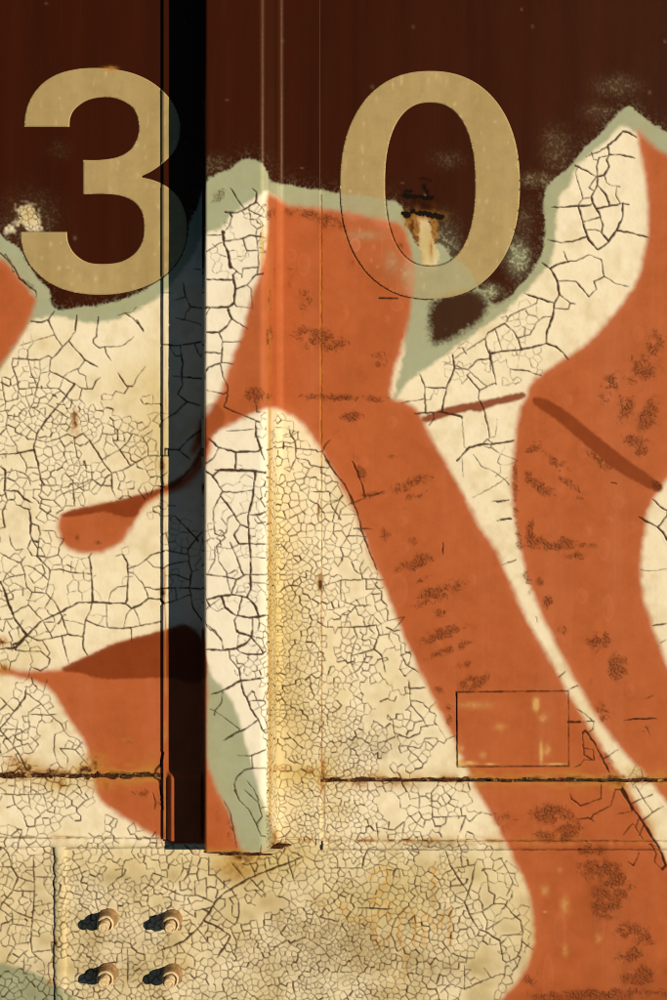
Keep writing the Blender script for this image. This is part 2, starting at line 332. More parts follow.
   (2.1, [(205,655),(235,625),(290,627),(370,630),(420,640)]), (2, [(370,630),(372,667)]), (.9, [(260,475),(330,472),(375,465)]), (1.2, [(375,370),(378,400)]), (1.2, [(385,400),(420,405)]),
   (1.5, [(505,455),(510,485),(530,515),(533,580),(510,635)]), (1.2, [(450,545),(490,535),(550,545),(612,550)]), (1.2, [(533,580),(580,590),(590,610),(660,620)]),
   (1.6, [(10,135),(60,140),(130,130),(170,125)]), (1.2, [(135,130),(150,170),(170,190)]), (1.5, [(80,140),(85,180),(90,210),(85,260),(90,290),(70,330),(105,360),(165,375)]), (1.6, [(50,260),(170,270)]),
   (1.2, [(15,430),(60,405),(105,360)]), (1.6, [(170,465),(110,510),(75,550),(20,545)]), (1.3, [(75,550),(120,590)]), (1, [(40,150),(60,180),(85,180)]), (1.2, [(60,30),(110,40),(165,60)])]),
 (160, 470, S4, [(1.9, [(175,5),(205,22),(245,85),(235,100),(270,145),(315,215),(340,225)]), (1.2, [(205,22),(235,0)]), (1.3, [(245,85),(300,88),(357,80)]), (2, [(215,0),(330,5),(420,10)]),
   (2.3, [(375,5),(362,110),(345,180),(347,250),(355,360),(355,470),(340,500)]), (1.8, [(350,175),(390,175),(425,160)]), (1, [(380,180),(420,230)]), (1, [(310,175),(345,165)]),
   (1.2, [(290,175),(265,190),(258,245),(240,260),(215,250),(208,190),(210,150),(235,105)]), (1.9, [(315,215),(290,255),(310,290),(425,290)]), (1.5, [(275,285),(300,340),(320,400)]), (1, [(310,290),(275,310),(220,300)]),
   (1.1, [(255,265),(220,300),(230,360),(260,400),(265,440),(280,485)]), (1.6, [(180,410),(260,420),(300,430),(335,410),(420,410)]), (1.6, [(300,430),(285,465),(280,490)]),
   (2.3, [(180,510),(230,495),(290,490),(340,500),(370,530),(387,575)]), (2.4, [(240,495),(255,540),(295,570),(350,580),(385,577),(425,570)]), (1.6, [(320,500),(305,570),(290,590),(300,635),(370,655)]),
   (1.3, [(362,585),(362,645)]), (1, [(180,545),(215,520),(245,495)]), (.8, [(200,540),(225,555),(255,540)]), (1, [(385,577),(390,600),(425,620)]), (1.1, [(180,605),(215,630),(238,667)]),
   (1, [(215,300),(215,350),(190,400)]), (.8, [(240,190),(258,215)]), (.8, [(355,340),(420,345)]), (.8, [(355,440),(420,445)]), (.8, [(180,350),(215,350)]),
   (1.7, [(60,180),(100,225),(135,260),(150,280)]), (1.5, [(165,240),(110,310),(115,370),(125,400),(115,460),(130,540),(175,605),(200,630)]), (1.5, [(10,465),(60,462),(115,462),(170,468)]), (1.2, [(15,525),(65,510),(115,490)]),
   (1.2, [(20,415),(60,410),(110,430)]), (1, [(60,462),(65,510)]), (1.1, [(0,390),(40,370),(100,358)]), (1.1, [(20,315),(100,330)])]),
 (160, 630, S4, [(2.5, [(180,77),(240,80),(300,72),(340,50),(360,25),(362,0)]), (1.3, [(205,0),(240,35),(247,78)]), (1.9, [(300,0),(310,12),(355,25),(385,60),(405,90)]), (1, [(310,12),(300,72)]),
   (1.7, [(310,85),(345,97),(400,95),(420,80)]), (1.1, [(270,80),(275,115),(305,150)]), (1, [(345,97),(345,120),(310,150)]), (2.1, [(308,150),(315,195),(330,255)]), (2.3, [(200,252),(240,240),(315,200),(410,187)]),
   (1.9, [(340,265),(355,310),(385,350),(400,390),(420,410)]), (1.4, [(350,280),(390,277),(425,282)]), (1.8, [(385,352),(340,385),(290,408),(245,435)]), (1.4, [(300,492),(350,495),(420,468)]),
   (1.1, [(245,245),(240,285),(215,315),(212,335)]), (.8, [(195,310),(215,318),(260,350),(310,388)]), (1, [(360,495),(362,540)]), (1.3, [(300,578),(330,550),(362,543),(425,543)]), (1, [(290,605),(300,640),(310,667)]), (1, [(340,590),(370,630),(385,667)])]),
 (160, 790, S4, [(1.1, [(290,0),(310,40),(350,80),(375,130),(395,180),(430,185)]), (1.1, [(330,0),(385,50),(400,105),(380,130)]), (.9, [(250,40),(275,90),(290,170),(300,230)]), (.9, [(430,60),(400,70)])]),
 (500, 80, S3, [(2, [(490,205),(460,240),(430,260),(435,300),(425,320),(435,345),(415,380),(390,385),(388,420),(365,465),(370,490),(395,530),(410,580),(405,610),(435,645)]), (1.9, [(490,205),(515,210),(545,230)]),
   (1.3, [(430,265),(385,290),(340,308)]), (1.3, [(395,310),(385,345),(388,385)]), (1, [(395,310),(435,300)]), (1.8, [(435,297),(480,298),(540,313)]), (1.7, [(300,342),(340,360),(385,385)]), (1.1, [(385,385),(370,405),(355,430)]),
   (1.3, [(415,380),(425,410)]), (1.9, [(388,420),(420,455),(435,490)]), (.9, [(300,370),(315,420),(330,472)]), (2, [(205,508),(265,507),(312,502),(360,500)]), (.9, [(312,500),(330,475),(365,470)]),
   (2.3, [(312,502),(325,550),(340,600),(355,640),(390,678)]), (1.9, [(385,513),(430,505),(490,493),(515,498)]), (2.3, [(490,493),(488,550),(465,600),(430,650),(390,678)]), (1.4, [(330,567),(395,548)]), (1, [(340,600),(380,598),(408,610)]),
   (1.7, [(190,638),(240,650),(290,645),(340,628)]), (2.1, [(470,602),(530,612),(595,630)]), (1, [(465,425),(462,460),(480,493)]), (.8, [(440,420),(480,427)]), (1.2, [(365,290),(372,318),(392,320)])]),
 (400, 200, S4, [(2.3, [(555,245),(590,270),(615,315),(625,370),(605,405),(600,450),(575,520),(573,562)]), (2, [(590,268),(625,250),(667,240)]), (1.9, [(485,365),(540,385),(605,405)]), (1.4, [(625,370),(667,405),(690,408)]),
   (1.2, [(605,425),(660,428)]), (.9, [(618,318),(667,318)]), (1.9, [(573,562),(520,578),(475,587),(400,592),(355,605)]), (2.1, [(573,562),(610,575),(640,600),(660,628)]), (1.5, [(410,485),(445,515),(465,550),(475,587)]),
   (1.1, [(410,485),(430,455),(480,430),(535,405)]), (1.7, [(410,485),(345,520),(333,545),(340,580),(352,605),(355,665)]), (1.1, [(465,540),(510,528),(535,480),(560,460),(600,455)]), (1, [(375,515),(390,560),(400,592)]),
   (1, [(330,545),(260,590),(215,620)]), (1, [(245,580),(260,605)]), (1.5, [(205,610),(213,655)]), (1, [(165,635),(265,665)]), (1.1, [(690,240),(740,215),(790,235),(800,300),(850,330),(900,340)]), (1.4, [(800,300),(760,320),(770,350),(740,380),(690,320)]),
   (1.2, [(640,200),(660,245)])]),
 (380, 350, S4, [(1.8, [(285,20),(292,72),(260,150),(240,245)]), (1.3, [(292,72),(345,78),(380,40),(425,35)]), (1.6, [(155,95),(175,145),(178,245)]), (1.5, [(178,147),(258,150)]), (1.1, [(80,210),(120,200),(170,192)]),
   (1.3, [(430,0),(440,60),(455,135)]), (.8, [(345,78),(390,120),(415,140)]), (1.4, [(340,100),(390,157),(385,190),(405,230),(425,310),(428,345)]), (1, [(390,157),(450,130)]), (1.1, [(425,10),(500,5),(560,0)]),
   (1.5, [(510,75),(580,82),(635,103)]), (2.3, [(300,435),(333,400),(350,382),(400,370),(440,370),(525,355)]), (2, [(135,250),(235,243),(320,262)]), (1.4, [(210,270),(190,298)]), (.8, [(365,410),(395,455),(450,480),(490,510),(505,530)]),
   (1, [(435,595),(500,590)]), (1.5, [(470,663),(515,663)]), (.6, [(320,270),(330,380)]), (.5, [(460,270),(450,340)]), (.5, [(320,420),(325,500)]), (.7, [(360,580),(430,545),(500,500)]), (1, [(405,365),(420,350),(440,365),(430,385),(405,375)]),
   (1.4, [(1075,0),(1060,20)])]),
 (497, 480, S4, [(1.6, [(0,160),(50,150)]), (1.4, [(20,333),(75,312)]), (1, [(0,88),(45,78)]), (2.3, [(555,145),(590,165),(630,185),(650,205),(667,235),(690,260)]), (1.6, [(610,75),(640,105),(667,120)]), (1.4, [(630,185),(667,140)]),
   (.8, [(560,352),(610,357),(667,350)]), (1.9, [(610,572),(667,562)]), (1.5, [(640,640),(667,625)]), (1, [(152,535),(158,560)]), (1.8, [(445,10),(470,15)])]),
 (497, 640, S4, [(1.3, [(240,148),(268,122)]), (1.4, [(280,195),(318,178)]), (1.3, [(415,467),(475,430)]), (1.8, [(345,355),(385,410),(415,470),(440,520)]), (1.1, [(310,270),(345,290),(375,320)]), (1, [(530,520),(545,490)]),
   (2.4, [(490,575),(520,640),(530,667)]), (1.1, [(335,365),(340,450),(375,470)]), (1.1, [(530,640),(600,610)]), (1.5, [(495,315),(545,310),(625,308)]), (1, [(590,350),(600,375)]), (1, [(580,230),(615,215)]),
   (1, [(380,470),(340,470),(325,490),(300,500)]), (1, [(345,425),(375,430),(380,465)]), (1, [(330,320),(380,318),(375,350)])]),
 (540, 740, S5, [(2.6, [(425,260),(480,350),(530,420),(580,500),(620,560),(640,600),(660,660)]), (1.2, [(480,335),(530,310),(590,285)]), (1.2, [(540,420),(590,380),(650,345)]), (1, [(500,240),(530,290),(570,350)]),
   (1.3, [(155,280),(165,310),(210,345),(260,330),(320,305),(320,230)]), (1.1, [(280,390),(370,345),(380,310),(395,260)]), (1.1, [(435,500),(485,440)]), (1, [(400,390),(480,375)]), (1.2, [(185,420),(250,408),(285,430)]),
   (1, [(520,410),(500,460),(540,520)]), (1, [(545,440),(520,500)]), (1, [(580,545),(610,600),(600,640),(640,680)]), (1.4, [(460,640),(490,660),(520,590)]), (1, [(570,545),(625,560)])]),
 (310, 400, S4, [(1.5, [(45,200),(70,240),(100,290),(135,330),(160,380),(185,440),(205,520),(245,625),(262,667)]), (1.2, [(30,205),(50,200),(60,175),(80,155)]), (1.7, [(165,240),(185,280),(205,335),(215,380)]),
   (1, [(60,235),(85,270)]), (1, [(120,310),(150,360),(165,410)]), (1.2, [(215,375),(245,375),(285,360)]), (1, [(165,405),(215,385)]), (2, [(521,560),(521,605)]), (1.1, [(170,505),(250,505)]), (1.2, [(0,360),(75,360)]),
   (1, [(110,470),(120,430),(160,405)]), (1.2, [(75,360),(85,420),(120,470)]), (1, [(190,505),(205,520)])]),
 (310, 560, S4, [(1.6, [(110,265),(210,262),(260,255),(270,295),(250,350),(160,378)]), (1.2, [(270,295),(310,290)]), (1.7, [(250,350),(280,375),(295,440)]), (1.2, [(210,0),(195,30),(205,75),(290,78)]), (1.1, [(40,105),(120,80),(200,78)]),
   (1.1, [(120,80),(120,160),(180,180),(240,178)]), (1.1, [(180,180),(150,210),(135,260)]), (1.1, [(220,80),(220,115),(290,108)]), (1.2, [(355,330),(358,370),(375,410),(425,440)]), (1.1, [(355,375),(400,358)]), (1.6, [(385,470),(390,505),(455,500)]),
   (1.1, [(390,505),(395,570),(440,620),(460,655)]), (1.5, [(300,265),(330,280),(355,275)]), (1.2, [(160,378),(185,300),(175,280)]), (1.1, [(220,380),(190,430),(140,460)]), (1, [(160,400),(190,470)])]),
 (310, 700, S4, [(1.4, [(325,85),(330,130),(385,150),(430,130),(435,105),(490,95)]), (1.1, [(370,180),(430,190),(450,150),(500,150)]), (1.4, [(475,365),(480,460)]), (1, [(497,340),(475,365)]), (1.2, [(480,460),(610,455),(585,520)]),
   (1.3, [(260,485),(265,540)]), (1.2, [(265,500),(330,510),(365,480)]), (1, [(360,545),(370,480)])]),
 (440, 830, S4, [(1.6, [(20,80),(40,140),(75,195),(110,245),(95,285),(120,340),(150,390),(180,400),(235,435),(245,510)]), (1.4, [(135,140),(125,200),(110,245)]),
   (1.3, [(165,150),(185,180),(190,240),(215,255),(210,290),(255,292),(285,330),(315,355),(325,400),(315,470)]), (1.2, [(210,290),(165,320),(120,330)]), (1.1, [(315,470),(300,500),(260,520),(250,580)]), (1, [(165,320),(185,360),(180,400)]),
   (1, [(325,440),(365,470)]), (1.2, [(95,530),(95,625),(170,590),(240,565)]), (1.1, [(0,640),(40,605),(95,625)]), (1, [(235,110),(265,160),(285,205),(260,260)]), (1, [(55,150),(135,135)]), (1, [(170,540),(200,580)]), (1, [(240,415),(300,410)]),
   (1, [(185,390),(245,350)])]),
 (310, 830, S4, [(1.6, [(205,150),(210,110),(230,70)]), (1.2, [(70,150),(205,150)]), (1.5, [(185,305),(325,310)]), (1.3, [(0,300),(30,340),(110,360)])]),
]
seed = 0
trace_pts = []
polys = []
for ox, oy, sc, lines in TRACED:
    for w, pl in lines: polys.append([w, [(ox + x / sc, oy + y / sc) for x, y in pl]])
def along(P, step=1.5):
    for (ax, ay), (bx, by) in zip(P[:-1], P[1:]):
        n = max(1, int(math.hypot(bx - ax, by - ay) / step))
        for k in range(n): yield ax + (bx - ax) * k / n, ay + (by - ay) * k / n, math.atan2(by - ay, bx - ax)
    yield P[-1][0], P[-1][1], 0.0
tr = {}
for i, (w, P) in enumerate(polys):
    for x, y, an in along(P): tr.setdefault((int(x // 5), int(y // 5)), []).append((x, y, an, i))
def nearest_tear(x, y, own, reach):
    best = None; k = int(reach // 5) + 1
    for a in range(int(x // 5) - k, int(x // 5) + k + 1):
        for b in range(int(y // 5) - k, int(y // 5) + k + 1):
            for (px, py, an, i) in tr.get((a, b), ()):
                if i == own: continue
                d = math.hypot(px - x, py - y)
                if d < reach and (best is None or d < best[0]): best = (d, px, py)
    return best
# a tear that ends close to another one runs into it
for i, (w, P) in enumerate(polys):
    free = [True, True]
    P = list(P)
    for e in (0, 1):
        q = P[0] if e == 0 else P[-1]; q2 = P[1] if e == 0 else P[-2]
        hit = nearest_tear(q[0], q[1], i, 7.5)
        if hit:
            free[e] = False
            ext = (hit[1], hit[2]); d1 = Vector((q[0] - q2[0], q[1] - q2[1])); d2 = Vector((ext[0] - q[0], ext[1] - q[1]))
            if d2.length > .5 and (d2.length < 2 or d1.dot(d2) > -.3 * d1.length * d2.length):
                if e == 0: P.insert(0, ext)
                else: P.append(ext)
    seed += 1
    stroke(P, w * .95, .42, tuple(free), seed=seed)

# crazing: cells of the size the old paint shows at each place (u, v, cell size, share of edges open)
ANCH = np.array([(100, 340, 20, .10), (150, 350, 20, .05), (120, 425, 9.5, .65), (75, 425, 7, .8), (60, 455, 8, .72), (25, 480, 12, .75), (145, 410, 11, .55), (25, 545, 13, .65), (100, 600, 16, .35), (150, 600, 14, .15),
  (30, 735, 10, .65), (60, 740, 9, .65), (20, 810, 12, .75), (70, 810, 10, .75), (235, 300, 16, .08), (235, 400, 16, .05), (235, 470, 16, .06), (232, 548, 7, .45), (240, 575, 6, .4), (235, 620, 14, .10), (235, 720, 16, .04), (250, 790, 18, .1),
  (185, 400, 14, .12), (185, 560, 12, .3), (290, 445, 12, .5), (285, 490, 9, .9), (310, 500, 12, .85), (290, 560, 6.5, .95), (280, 620, 5, 1), (305, 620, 7, .95), (280, 700, 4.6, 1), (305, 720, 7, 1), (290, 790, 6, 1), (300, 825, 6.5, 1),
  (335, 540, 11, .88), (335, 620, 9.5, .88), (335, 680, 7, .85), (345, 730, 6, .98), (370, 745, 6, .9), (390, 700, 11, .72), (415, 640, 14, .62), (420, 740, 12, .7), (440, 760, 12, .55), (380, 690, 10, .72),
  (340, 800, 6, .98), (370, 815, 8, .85), (400, 800, 13, .6), (440, 815, 10, .65), (440, 845, 5, .9), (400, 845, 5.5, .9), (470, 820, 14, .45), (300, 870, 8, 1), (330, 880, 9, 1), (345, 940, 5, 1), (320, 970, 6, 1), (280, 930, 6.5, 1),
  (400, 880, 9, 1), (390, 930, 8, 1), (430, 955, 7, 1), (460, 930, 8, .85), (440, 985, 11, .9), (500, 880, 14, .42), (500, 930, 14, .5), (500, 970, 9, .6), (240, 960, 7, .95), (250, 895, 10, .7), (210, 885, 12, .7), (200, 950, 11, .8),
  (185, 980, 8, .9), (120, 895, 7, .98), (90, 895, 6.5, 1), (150, 900, 8, .9), (120, 860, 9, .6), (160, 865, 9, .7), (90, 950, 7, .98), (140, 950, 7.5, .98), (130, 985, 7, .95), (60, 900, 6, .8), (35, 900, 9, .6), (20, 930, 11, .6), (30, 980, 10, .85), (45, 950, 9, .6),
  (600, 200, 20, .04), (560, 300, 18, .10), (500, 345, 8, .35), (470, 370, 9, .3), (490, 400, 10, .12), (490, 450, 14, .12), (500, 500, 14, .1), (560, 640, 14, .1), (600, 740, 12, .2), (655, 560, 20, .06), (650, 820, 12, .35), (30, 220, 4.5, .8),
  (270, 1050, 8, 1), (600, 1050, 14, .4), (-50, 500, 14, .5), (-50, 900, 11, .8), (262, 245, 5, .5), (262, 215, 4.5, .7), (263, 395, 3.5, .9), (255, 300, 14, .1)], float)
def anchors(u, v):
    d = (ANCH[:, 0] - u) ** 2 + (ANCH[:, 1] - v) ** 2
    w = 1 / (d + 60.0) ** 2
    s = w.sum()
    return (w * ANCH[:, 2]).sum() / s, (w * ANCH[:, 3]).sum() / s
def grid_at(a, u, v):
    i = min(max(int((u - CU0) / RES), 0), NU - 1); j = min(max(int((v - CV0) / RES), 0), NV - 1)
    return a[j, i]
old_paint = np.clip(cream * (1 - sstep(.3, .8, orange)), 0, 1)
old_paint = np.maximum(old_paint, (sstep(940, 960, cv)[:, None] * (1 - sstep(60, 90, cu))[None, :]) * green * (1 - orange))

def poisson(region, size_of, n_try):
    cell = 4.0; grid = {}; sites = []
    x0, y0, x1, y1 = region
    for _ in range(n_try):
        u = random.uniform(x0, x1); v = random.uniform(y0, y1)
        s = size_of(u, v)
        if s is None: continue
        r = s * random.choice((.42, .55, .68, .8, .9, 1.0)); gx, gy = int(u // cell), int(v // cell); k = int(r // cell) + 1; ok = True
        for a in range(gx - k, gx + k + 1):
            for b in range(gy - k, gy + k + 1):
                for (x, y) in grid.get((a, b), ()):
                    if (x - u) ** 2 + (y - v) ** 2 < r * r: ok = False; break
                if not ok: break
            if not ok: break
        if ok:
            grid.setdefault((gx, gy), []).append((u, v)); sites.append((u, v))
    return sites
def voronoi_edges(sites):
    vs = [Vector(p) for p in sites]
    V, E, F = delaunay_2d_cdt(vs, [], [], 0, 1e-7)[:3]
    cc = []
    for f in F:
        a, b, c = (V[i] for i in f[:3])
        d = 2 * (a.x * (b.y - c.y) + b.x * (c.y - a.y) + c.x * (a.y - b.y))
        if abs(d) < 1e-6: cc.append(None); continue
        a2, b2, c2 = a.length_squared, b.length_squared, c.length_squared
        cc.append(((a2 * (b.y - c.y) + b2 * (c.y - a.y) + c2 * (a.y - b.y)) / d, (a2 * (c.x - b.x) + b2 * (a.x - c.x) + c2 * (b.x - a.x)) / d))
    em = {}
    for k, f in enumerate(F):
        for i in range(3):
            em.setdefault(frozenset((f[i], f[(i + 1) % 3])), []).append(k)
    for e, fs in em.items():
        if len(fs) == 2 and cc[fs[0]] and cc[fs[1]]:
            i, j = tuple(e)
            yield V[i], V[j], cc[fs[0]], cc[fs[1]]

ag_u = np.arange(CU0, CU1, 6.0); ag_v = np.arange(CV0, CV1, 6.0)
ag = np.array([[anchors(u, v) for u in ag_u] for v in ag_v])
def ag_at(u, v):
    return ag[min(max(int((v - CV0) / 6), 0), len(ag_v) - 1), min(max(int((u - CU0) / 6), 0), len(ag_u) - 1)]
def size_main(u, v):
    if grid_at(old_paint, u, v) < .3: return None
    return ag_at(u, v)[0]
sites = poisson((CU0, CV0 + 240, CU1, CV1), size_main, 110000)
# coarse grains: edges between two grains open widest
coarse = np.array([(random.uniform(CU0, CU1), random.uniform(CV0, CV1)) for _ in range(750)])
def grain(p):
    u = p[0] + 7 * math.sin(p[1] * .13) ; v = p[1] + 7 * math.sin(p[0] * .11)
    return int(((coarse[:, 0] - u) ** 2 + (coarse[:, 1] - v) ** 2).argmin())
gr = {}
kept = []
for a, b, p, q in voronoi_edges(sites):
    L = math.hypot(p[0] - q[0], p[1] - q[1])
    if L > 40 or L < .4: continue
    mx, my = (p[0] + q[0]) / 2, (p[1] + q[1]) / 2
    op = grid_at(old_paint, mx, my)
    if op < .45: continue
    s, keep = ag_at(mx, my)
    ka, kb = (a.x, a.y), (b.x, b.y)
    for k in (ka, kb):
        if k not in gr: gr[k] = grain(k)
    major = gr[ka] != gr[kb]
    kk = min(1, keep * 1.25) if major else keep * .96
    # clusters of open and closed edges
    nz = .62 * grid_at(n12, mx, my) + .38 * grid_at(n30, mx, my)
    if keep < .9 and nz + random.uniform(-.12, .12) > (kk - .5) * 1.15: continue
    if random.random() < .03: continue
    an = math.atan2(q[1] - p[1], q[0] - p[0]); skip = False
    cx, cy = int(mx // 5), int(my // 5)
    for i in (-1, 0, 1):
        for j in (-1, 0, 1):
            for (x, y, ta, _i) in tr.get((cx + i, cy + j), ()):
                if (x - mx) ** 2 + (y - my) ** 2 < 14 and abs(math.sin(an - ta)) < .6: skip = True
    if skip: continue
    w = (1.12 if major else (.80 if s > 8.5 else .72)) * random.choice((.6, .75, .9, 1.0, 1.15, 1.35)) * (1 if s > 6 else .88)
    kept.append((p, q, w, s, keep, major))
key = lambda p: (round(p[0], 2), round(p[1], 2))
def degrees(es):
    d = {}
    for p, q, *_ in es:
        d[key(p)] = d.get(key(p), 0) + 1; d[key(q)] = d.get(key(q), 0) + 1
    return d
# loose ends run into the nearest tear, or close up again
deg = degrees(kept); bridges = []
for p, q, w, s, keep, major in kept:
    for e in (p, q):
        if deg[key(e)] == 1:
            hit = nearest_tear(e[0], e[1], -1, 8.5)
            if hit and hit[0] > .3: bridges.append((e, (hit[1], hit[2]), w, s, keep, False)); deg[key(e)] += 1
kept += bridges
ends_ok = {key(b_[1]) for b_ in bridges}
for _ in range(5):
    deg = degrees(kept)
    kept = [k for k in kept if all(deg[key(e)] > 1 or key(e) in ends_ok or grid_at(old_paint, *e) < .75 or (k[5] and random.random() < .6) or nearest_tear(e[0], e[1], -1, 1.5) for e in k[:2])]
root = {}
def find(k):
    while root.setdefault(k, k) != k: k = root[k]
    return k
for p, q, *_ in kept: root[find(key(p))] = find(key(q))
size_ = {}
for p, q, *_ in kept:
    k = find(key(p)); size_[k] = size_.get(k, 0) + 1
for p, q, w, s, keep, major in kept:
    if size_[find(key(p))] < 7: continue
    seed += 1
    tp = keep < .6
    stroke([p, q], w, .4 if s > 6 else .25, (tp and random.random() < .5, tp and random.random() < .5), seed=seed, depth=(1.0 if major else random.uniform(.55, 1)) * (.6 if keep < .38 else 1))

# patches of fine crazing through the orange spray: (u, v, half length, half height, angle, strength)
PATCH = [(350, 398, 42, 3.5, 2, 1), (300, 213, 22, 5, 8, .7), (330, 222, 16, 8, 10, .8), (306, 300, 7, 14, 0, .6), (312, 337, 20, 10, 10, .9), (335, 345, 14, 8, 0, .7), (382, 360, 9, 8, 0, 1), (352, 262, 5, 6, 0, .4), (290, 280, 5, 20, 0, .3), (398, 244, 5, 7, 60, .8),
  (352, 417, 11, 5, -10, .9), (359, 470, 5, 14, -18, .8), (371, 494, 14, 3, -10, .8), (411, 483, 18, 6, -18, .9), (416, 495, 12, 4, -20, .7), (392, 457, 7, 3, -15, .5), (385, 534, 5, 7, 0, .8), (413, 540, 5, 6, 0, .7), (416, 563, 19, 7, -22, 1), (422, 579, 12, 3, -25, .6),
  (437, 594, 24, 8, -20, 1.1), (441, 613, 14, 5, -20, .9), (443, 633, 25, 6, -18, 1), (450, 650, 24, 4, -20, .9), (465, 664, 10, 5, -15, .7), (473, 682, 16, 7, -15, .9), (440, 690, 8, 4, 40, .6), (405, 508, 5, 2, 0, .4),
  (609, 385, 8, 16, 12, .9), (625, 405, 9, 14, 15, .9), (640, 370, 22, 14, -40, .7), (655, 345, 10, 14, 0, .7), (648, 415, 8, 16, 25, 1.1), (634, 441, 16, 5, 10, 1.1), (640, 450, 6, 6, 0, .9), (533, 448, 9, 5, -20, .9), (555, 462, 18, 5, 30, .8), (598, 460, 14, 5, 40, .9),
  (540, 487, 16, 6, 42, 1), (528, 475, 5, 8, 0, .8), (565, 480, 22, 4, 38, .7), (530, 535, 5, 15, 0, 1.1), (555, 543, 26, 6, 3, 1.1), (585, 545, 14, 3, 5, .7), (575, 555, 12, 5, 0, .6), (540, 582, 6, 4, 0, .6), (547, 601, 5, 7, -20, .9), (562, 630, 7, 5, -20, .9), (580, 500, 8, 4, 40, .6),
  (598, 641, 13, 8, -10, 1), (617, 667, 10, 12, 0, 1), (590, 682, 7, 4, 30, .7), (603, 713, 5, 10, -20, 1), (612, 750, 9, 9, 40, .6), (645, 730, 6, 6, 0, .5), (648, 697, 8, 4, -20, .5), (515, 490, 2.5, 40, 0, 1), (518, 540, 3, 30, -10, 1), (526, 580, 3, 24, -16, .9), (658, 487, 8, 4, 40, 1),
  (547, 815, 16, 10, 0, 1.1), (570, 825, 12, 14, 20, .9), (555, 835, 20, 7, 0, .8), (590, 850, 14, 8, 0, .9), (600, 870, 20, 12, 20, 1.1), (605, 900, 14, 16, 0, 1), (615, 885, 16, 16, 0, .8), (628, 930, 12, 8, 0, .9), (630, 955, 14, 7, -20, .9), (640, 975, 16, 8, -10, 1), (600, 995, 60, 5, -2, 1.2), (645, 940, 12, 10, 0, .6),
  (505, 820, 16, 12, 20, .4), (610, 760, 16, 14, 30, .4), (640, 790, 18, 8, 40, .5), (655, 800, 12, 6, 45, .7), (530, 980, 10, 8, -40, .6), (255, 395, 9, 8, 0, 1), (215, 385, 12, 10, 0, .3), (130, 742, 9, 3, -8, .5), (140, 793, 14, 4, 0, .6), (105, 787, 4, 8, 0, .6), (77, 537, 3, 4, 0, .7), (98, 543, 4, 3, 0, .8),
  (218, 195, 10, 5, -40, .9), (10, 262, 10, 3, 45, .5), (30, 285, 8, 3, 45, .5), (160, 800, 6, 12, 0, .5), (230, 830, 4, 14, 0, .5), (217, 812, 3, 10, 0, .6), (448, 715, 4, 12, 0, .6), (440, 300, 1, 1, 0, 0)]
pm = np.zeros_like(cream)
for (x, y, rx, ry, an, k) in PATCH: pm = np.maximum(pm, blob(x, y, rx * 1.05, ry * 1.05, an) * k)
pm = pm * (1 - .5 * sstep(.3, .9, old_paint)) * np.clip(1 + .65 * n5 + .45 * n2 + .3 * n12, .15, 1.7)
def size_patch(u, v):
    m = grid_at(pm, u, v)
    if m < .12: return None
    return 3.3 if m > .5 else 4.3
ps = poisson((CU0, 180, CU1, CV1), size_patch, 260000)
for a, b, p, q in voronoi_edges(ps):
    L = math.hypot(p[0] - q[0], p[1] - q[1])
    if L > 9 or L < .3: continue
    mx, my = (p[0] + q[0]) / 2, (p[1] + q[1]) / 2
    m = grid_at(pm, mx, my)
    if random.random() > sstep(.15, .75, m) * .72: continue
    seed += 1
    stroke([p, q], random.uniform(.55, 1.0), .3, (random.random() < .3, random.random() < .3), seed=seed, depth=float(np.clip(.3 + m * .5, .3, .85)))

# ------------------------------------------------------------------ the two figures of the car number
def run(pts): return catmull(pts, False, 6)
three = np.vstack([
    run([(24, 127), (25.5, 113), (31, 98), (42, 84), (57, 74.5), (75, 69.5), (93, 68), (112, 69), (132, 73), (150, 81), (165, 93), (175, 107), (180, 123), (179, 140), (173, 153), (163, 163), (152, 171), (142, 176)]),
    run([(142, 177.5), (153, 180), (166, 186), (178, 197), (185, 212), (187, 230), (184, 248), (174, 266), (158, 280), (138, 289), (115, 294), (90, 294.5), (65, 290), (45, 280), (30, 265), (22, 247), (20.5, 232)]),
    run([(67, 232), (68.5, 243), (75, 254), (87, 262), (102, 264), (120, 262), (134, 254), (142, 242), (144, 228), (142, 213), (134, 202), (121, 196), (104, 194), (83, 194.5)]),
    run([(83, 160), (100, 160), (118, 157), (131, 149), (138, 135), (138, 120), (132, 107), (118, 99), (104, 97), (88, 100), (76, 108), (70.5, 117), (69.5, 127)])])
def superellipse(cx, cy, rx, ry, e, n=150):
    t = np.linspace(0, 2 * math.pi, n, endpoint=False)
    c, s = np.cos(t), np.sin(t)
    return np.stack([cx + rx * np.sign(c) * np.abs(c) ** (2 / e), cy + ry * np.sign(s) * np.abs(s) ** (2 / e)], 1)
zero_out = superellipse(430, 185, 90, 114, 2.25)
zero_in = superellipse(430, 184.5, 45, 82, 2.35)
# spray paint has torn along the edge of the figures, where it covers them
painted = np.maximum(np.maximum(orange, cream), green)
for c, off in ((three, 1.0), (zero_out, 1.0), (zero_in, -1.0)):
    cen = c.mean(0)
    for i in range(len(c)):
        a = c[i]; b = c[(i + 1) % len(c)]
        d = b - a; L = np.hypot(*d)
        if L < 1e-4 or L > 20: continue
        nrm = np.array([d[1], -d[0]]) / L
        if np.dot(nrm, (a + b) / 2 - cen) < 0 and c is not three: nrm = -nrm
        nrm = nrm * off
        if grid_at(painted, *(a + nrm * 2)) > .5 and a[1] > 190:
            stroke([tuple(a + nrm * .3), tuple(b + nrm * .3)], 1.5, 0, (False, False), seed=i, depth=.95)
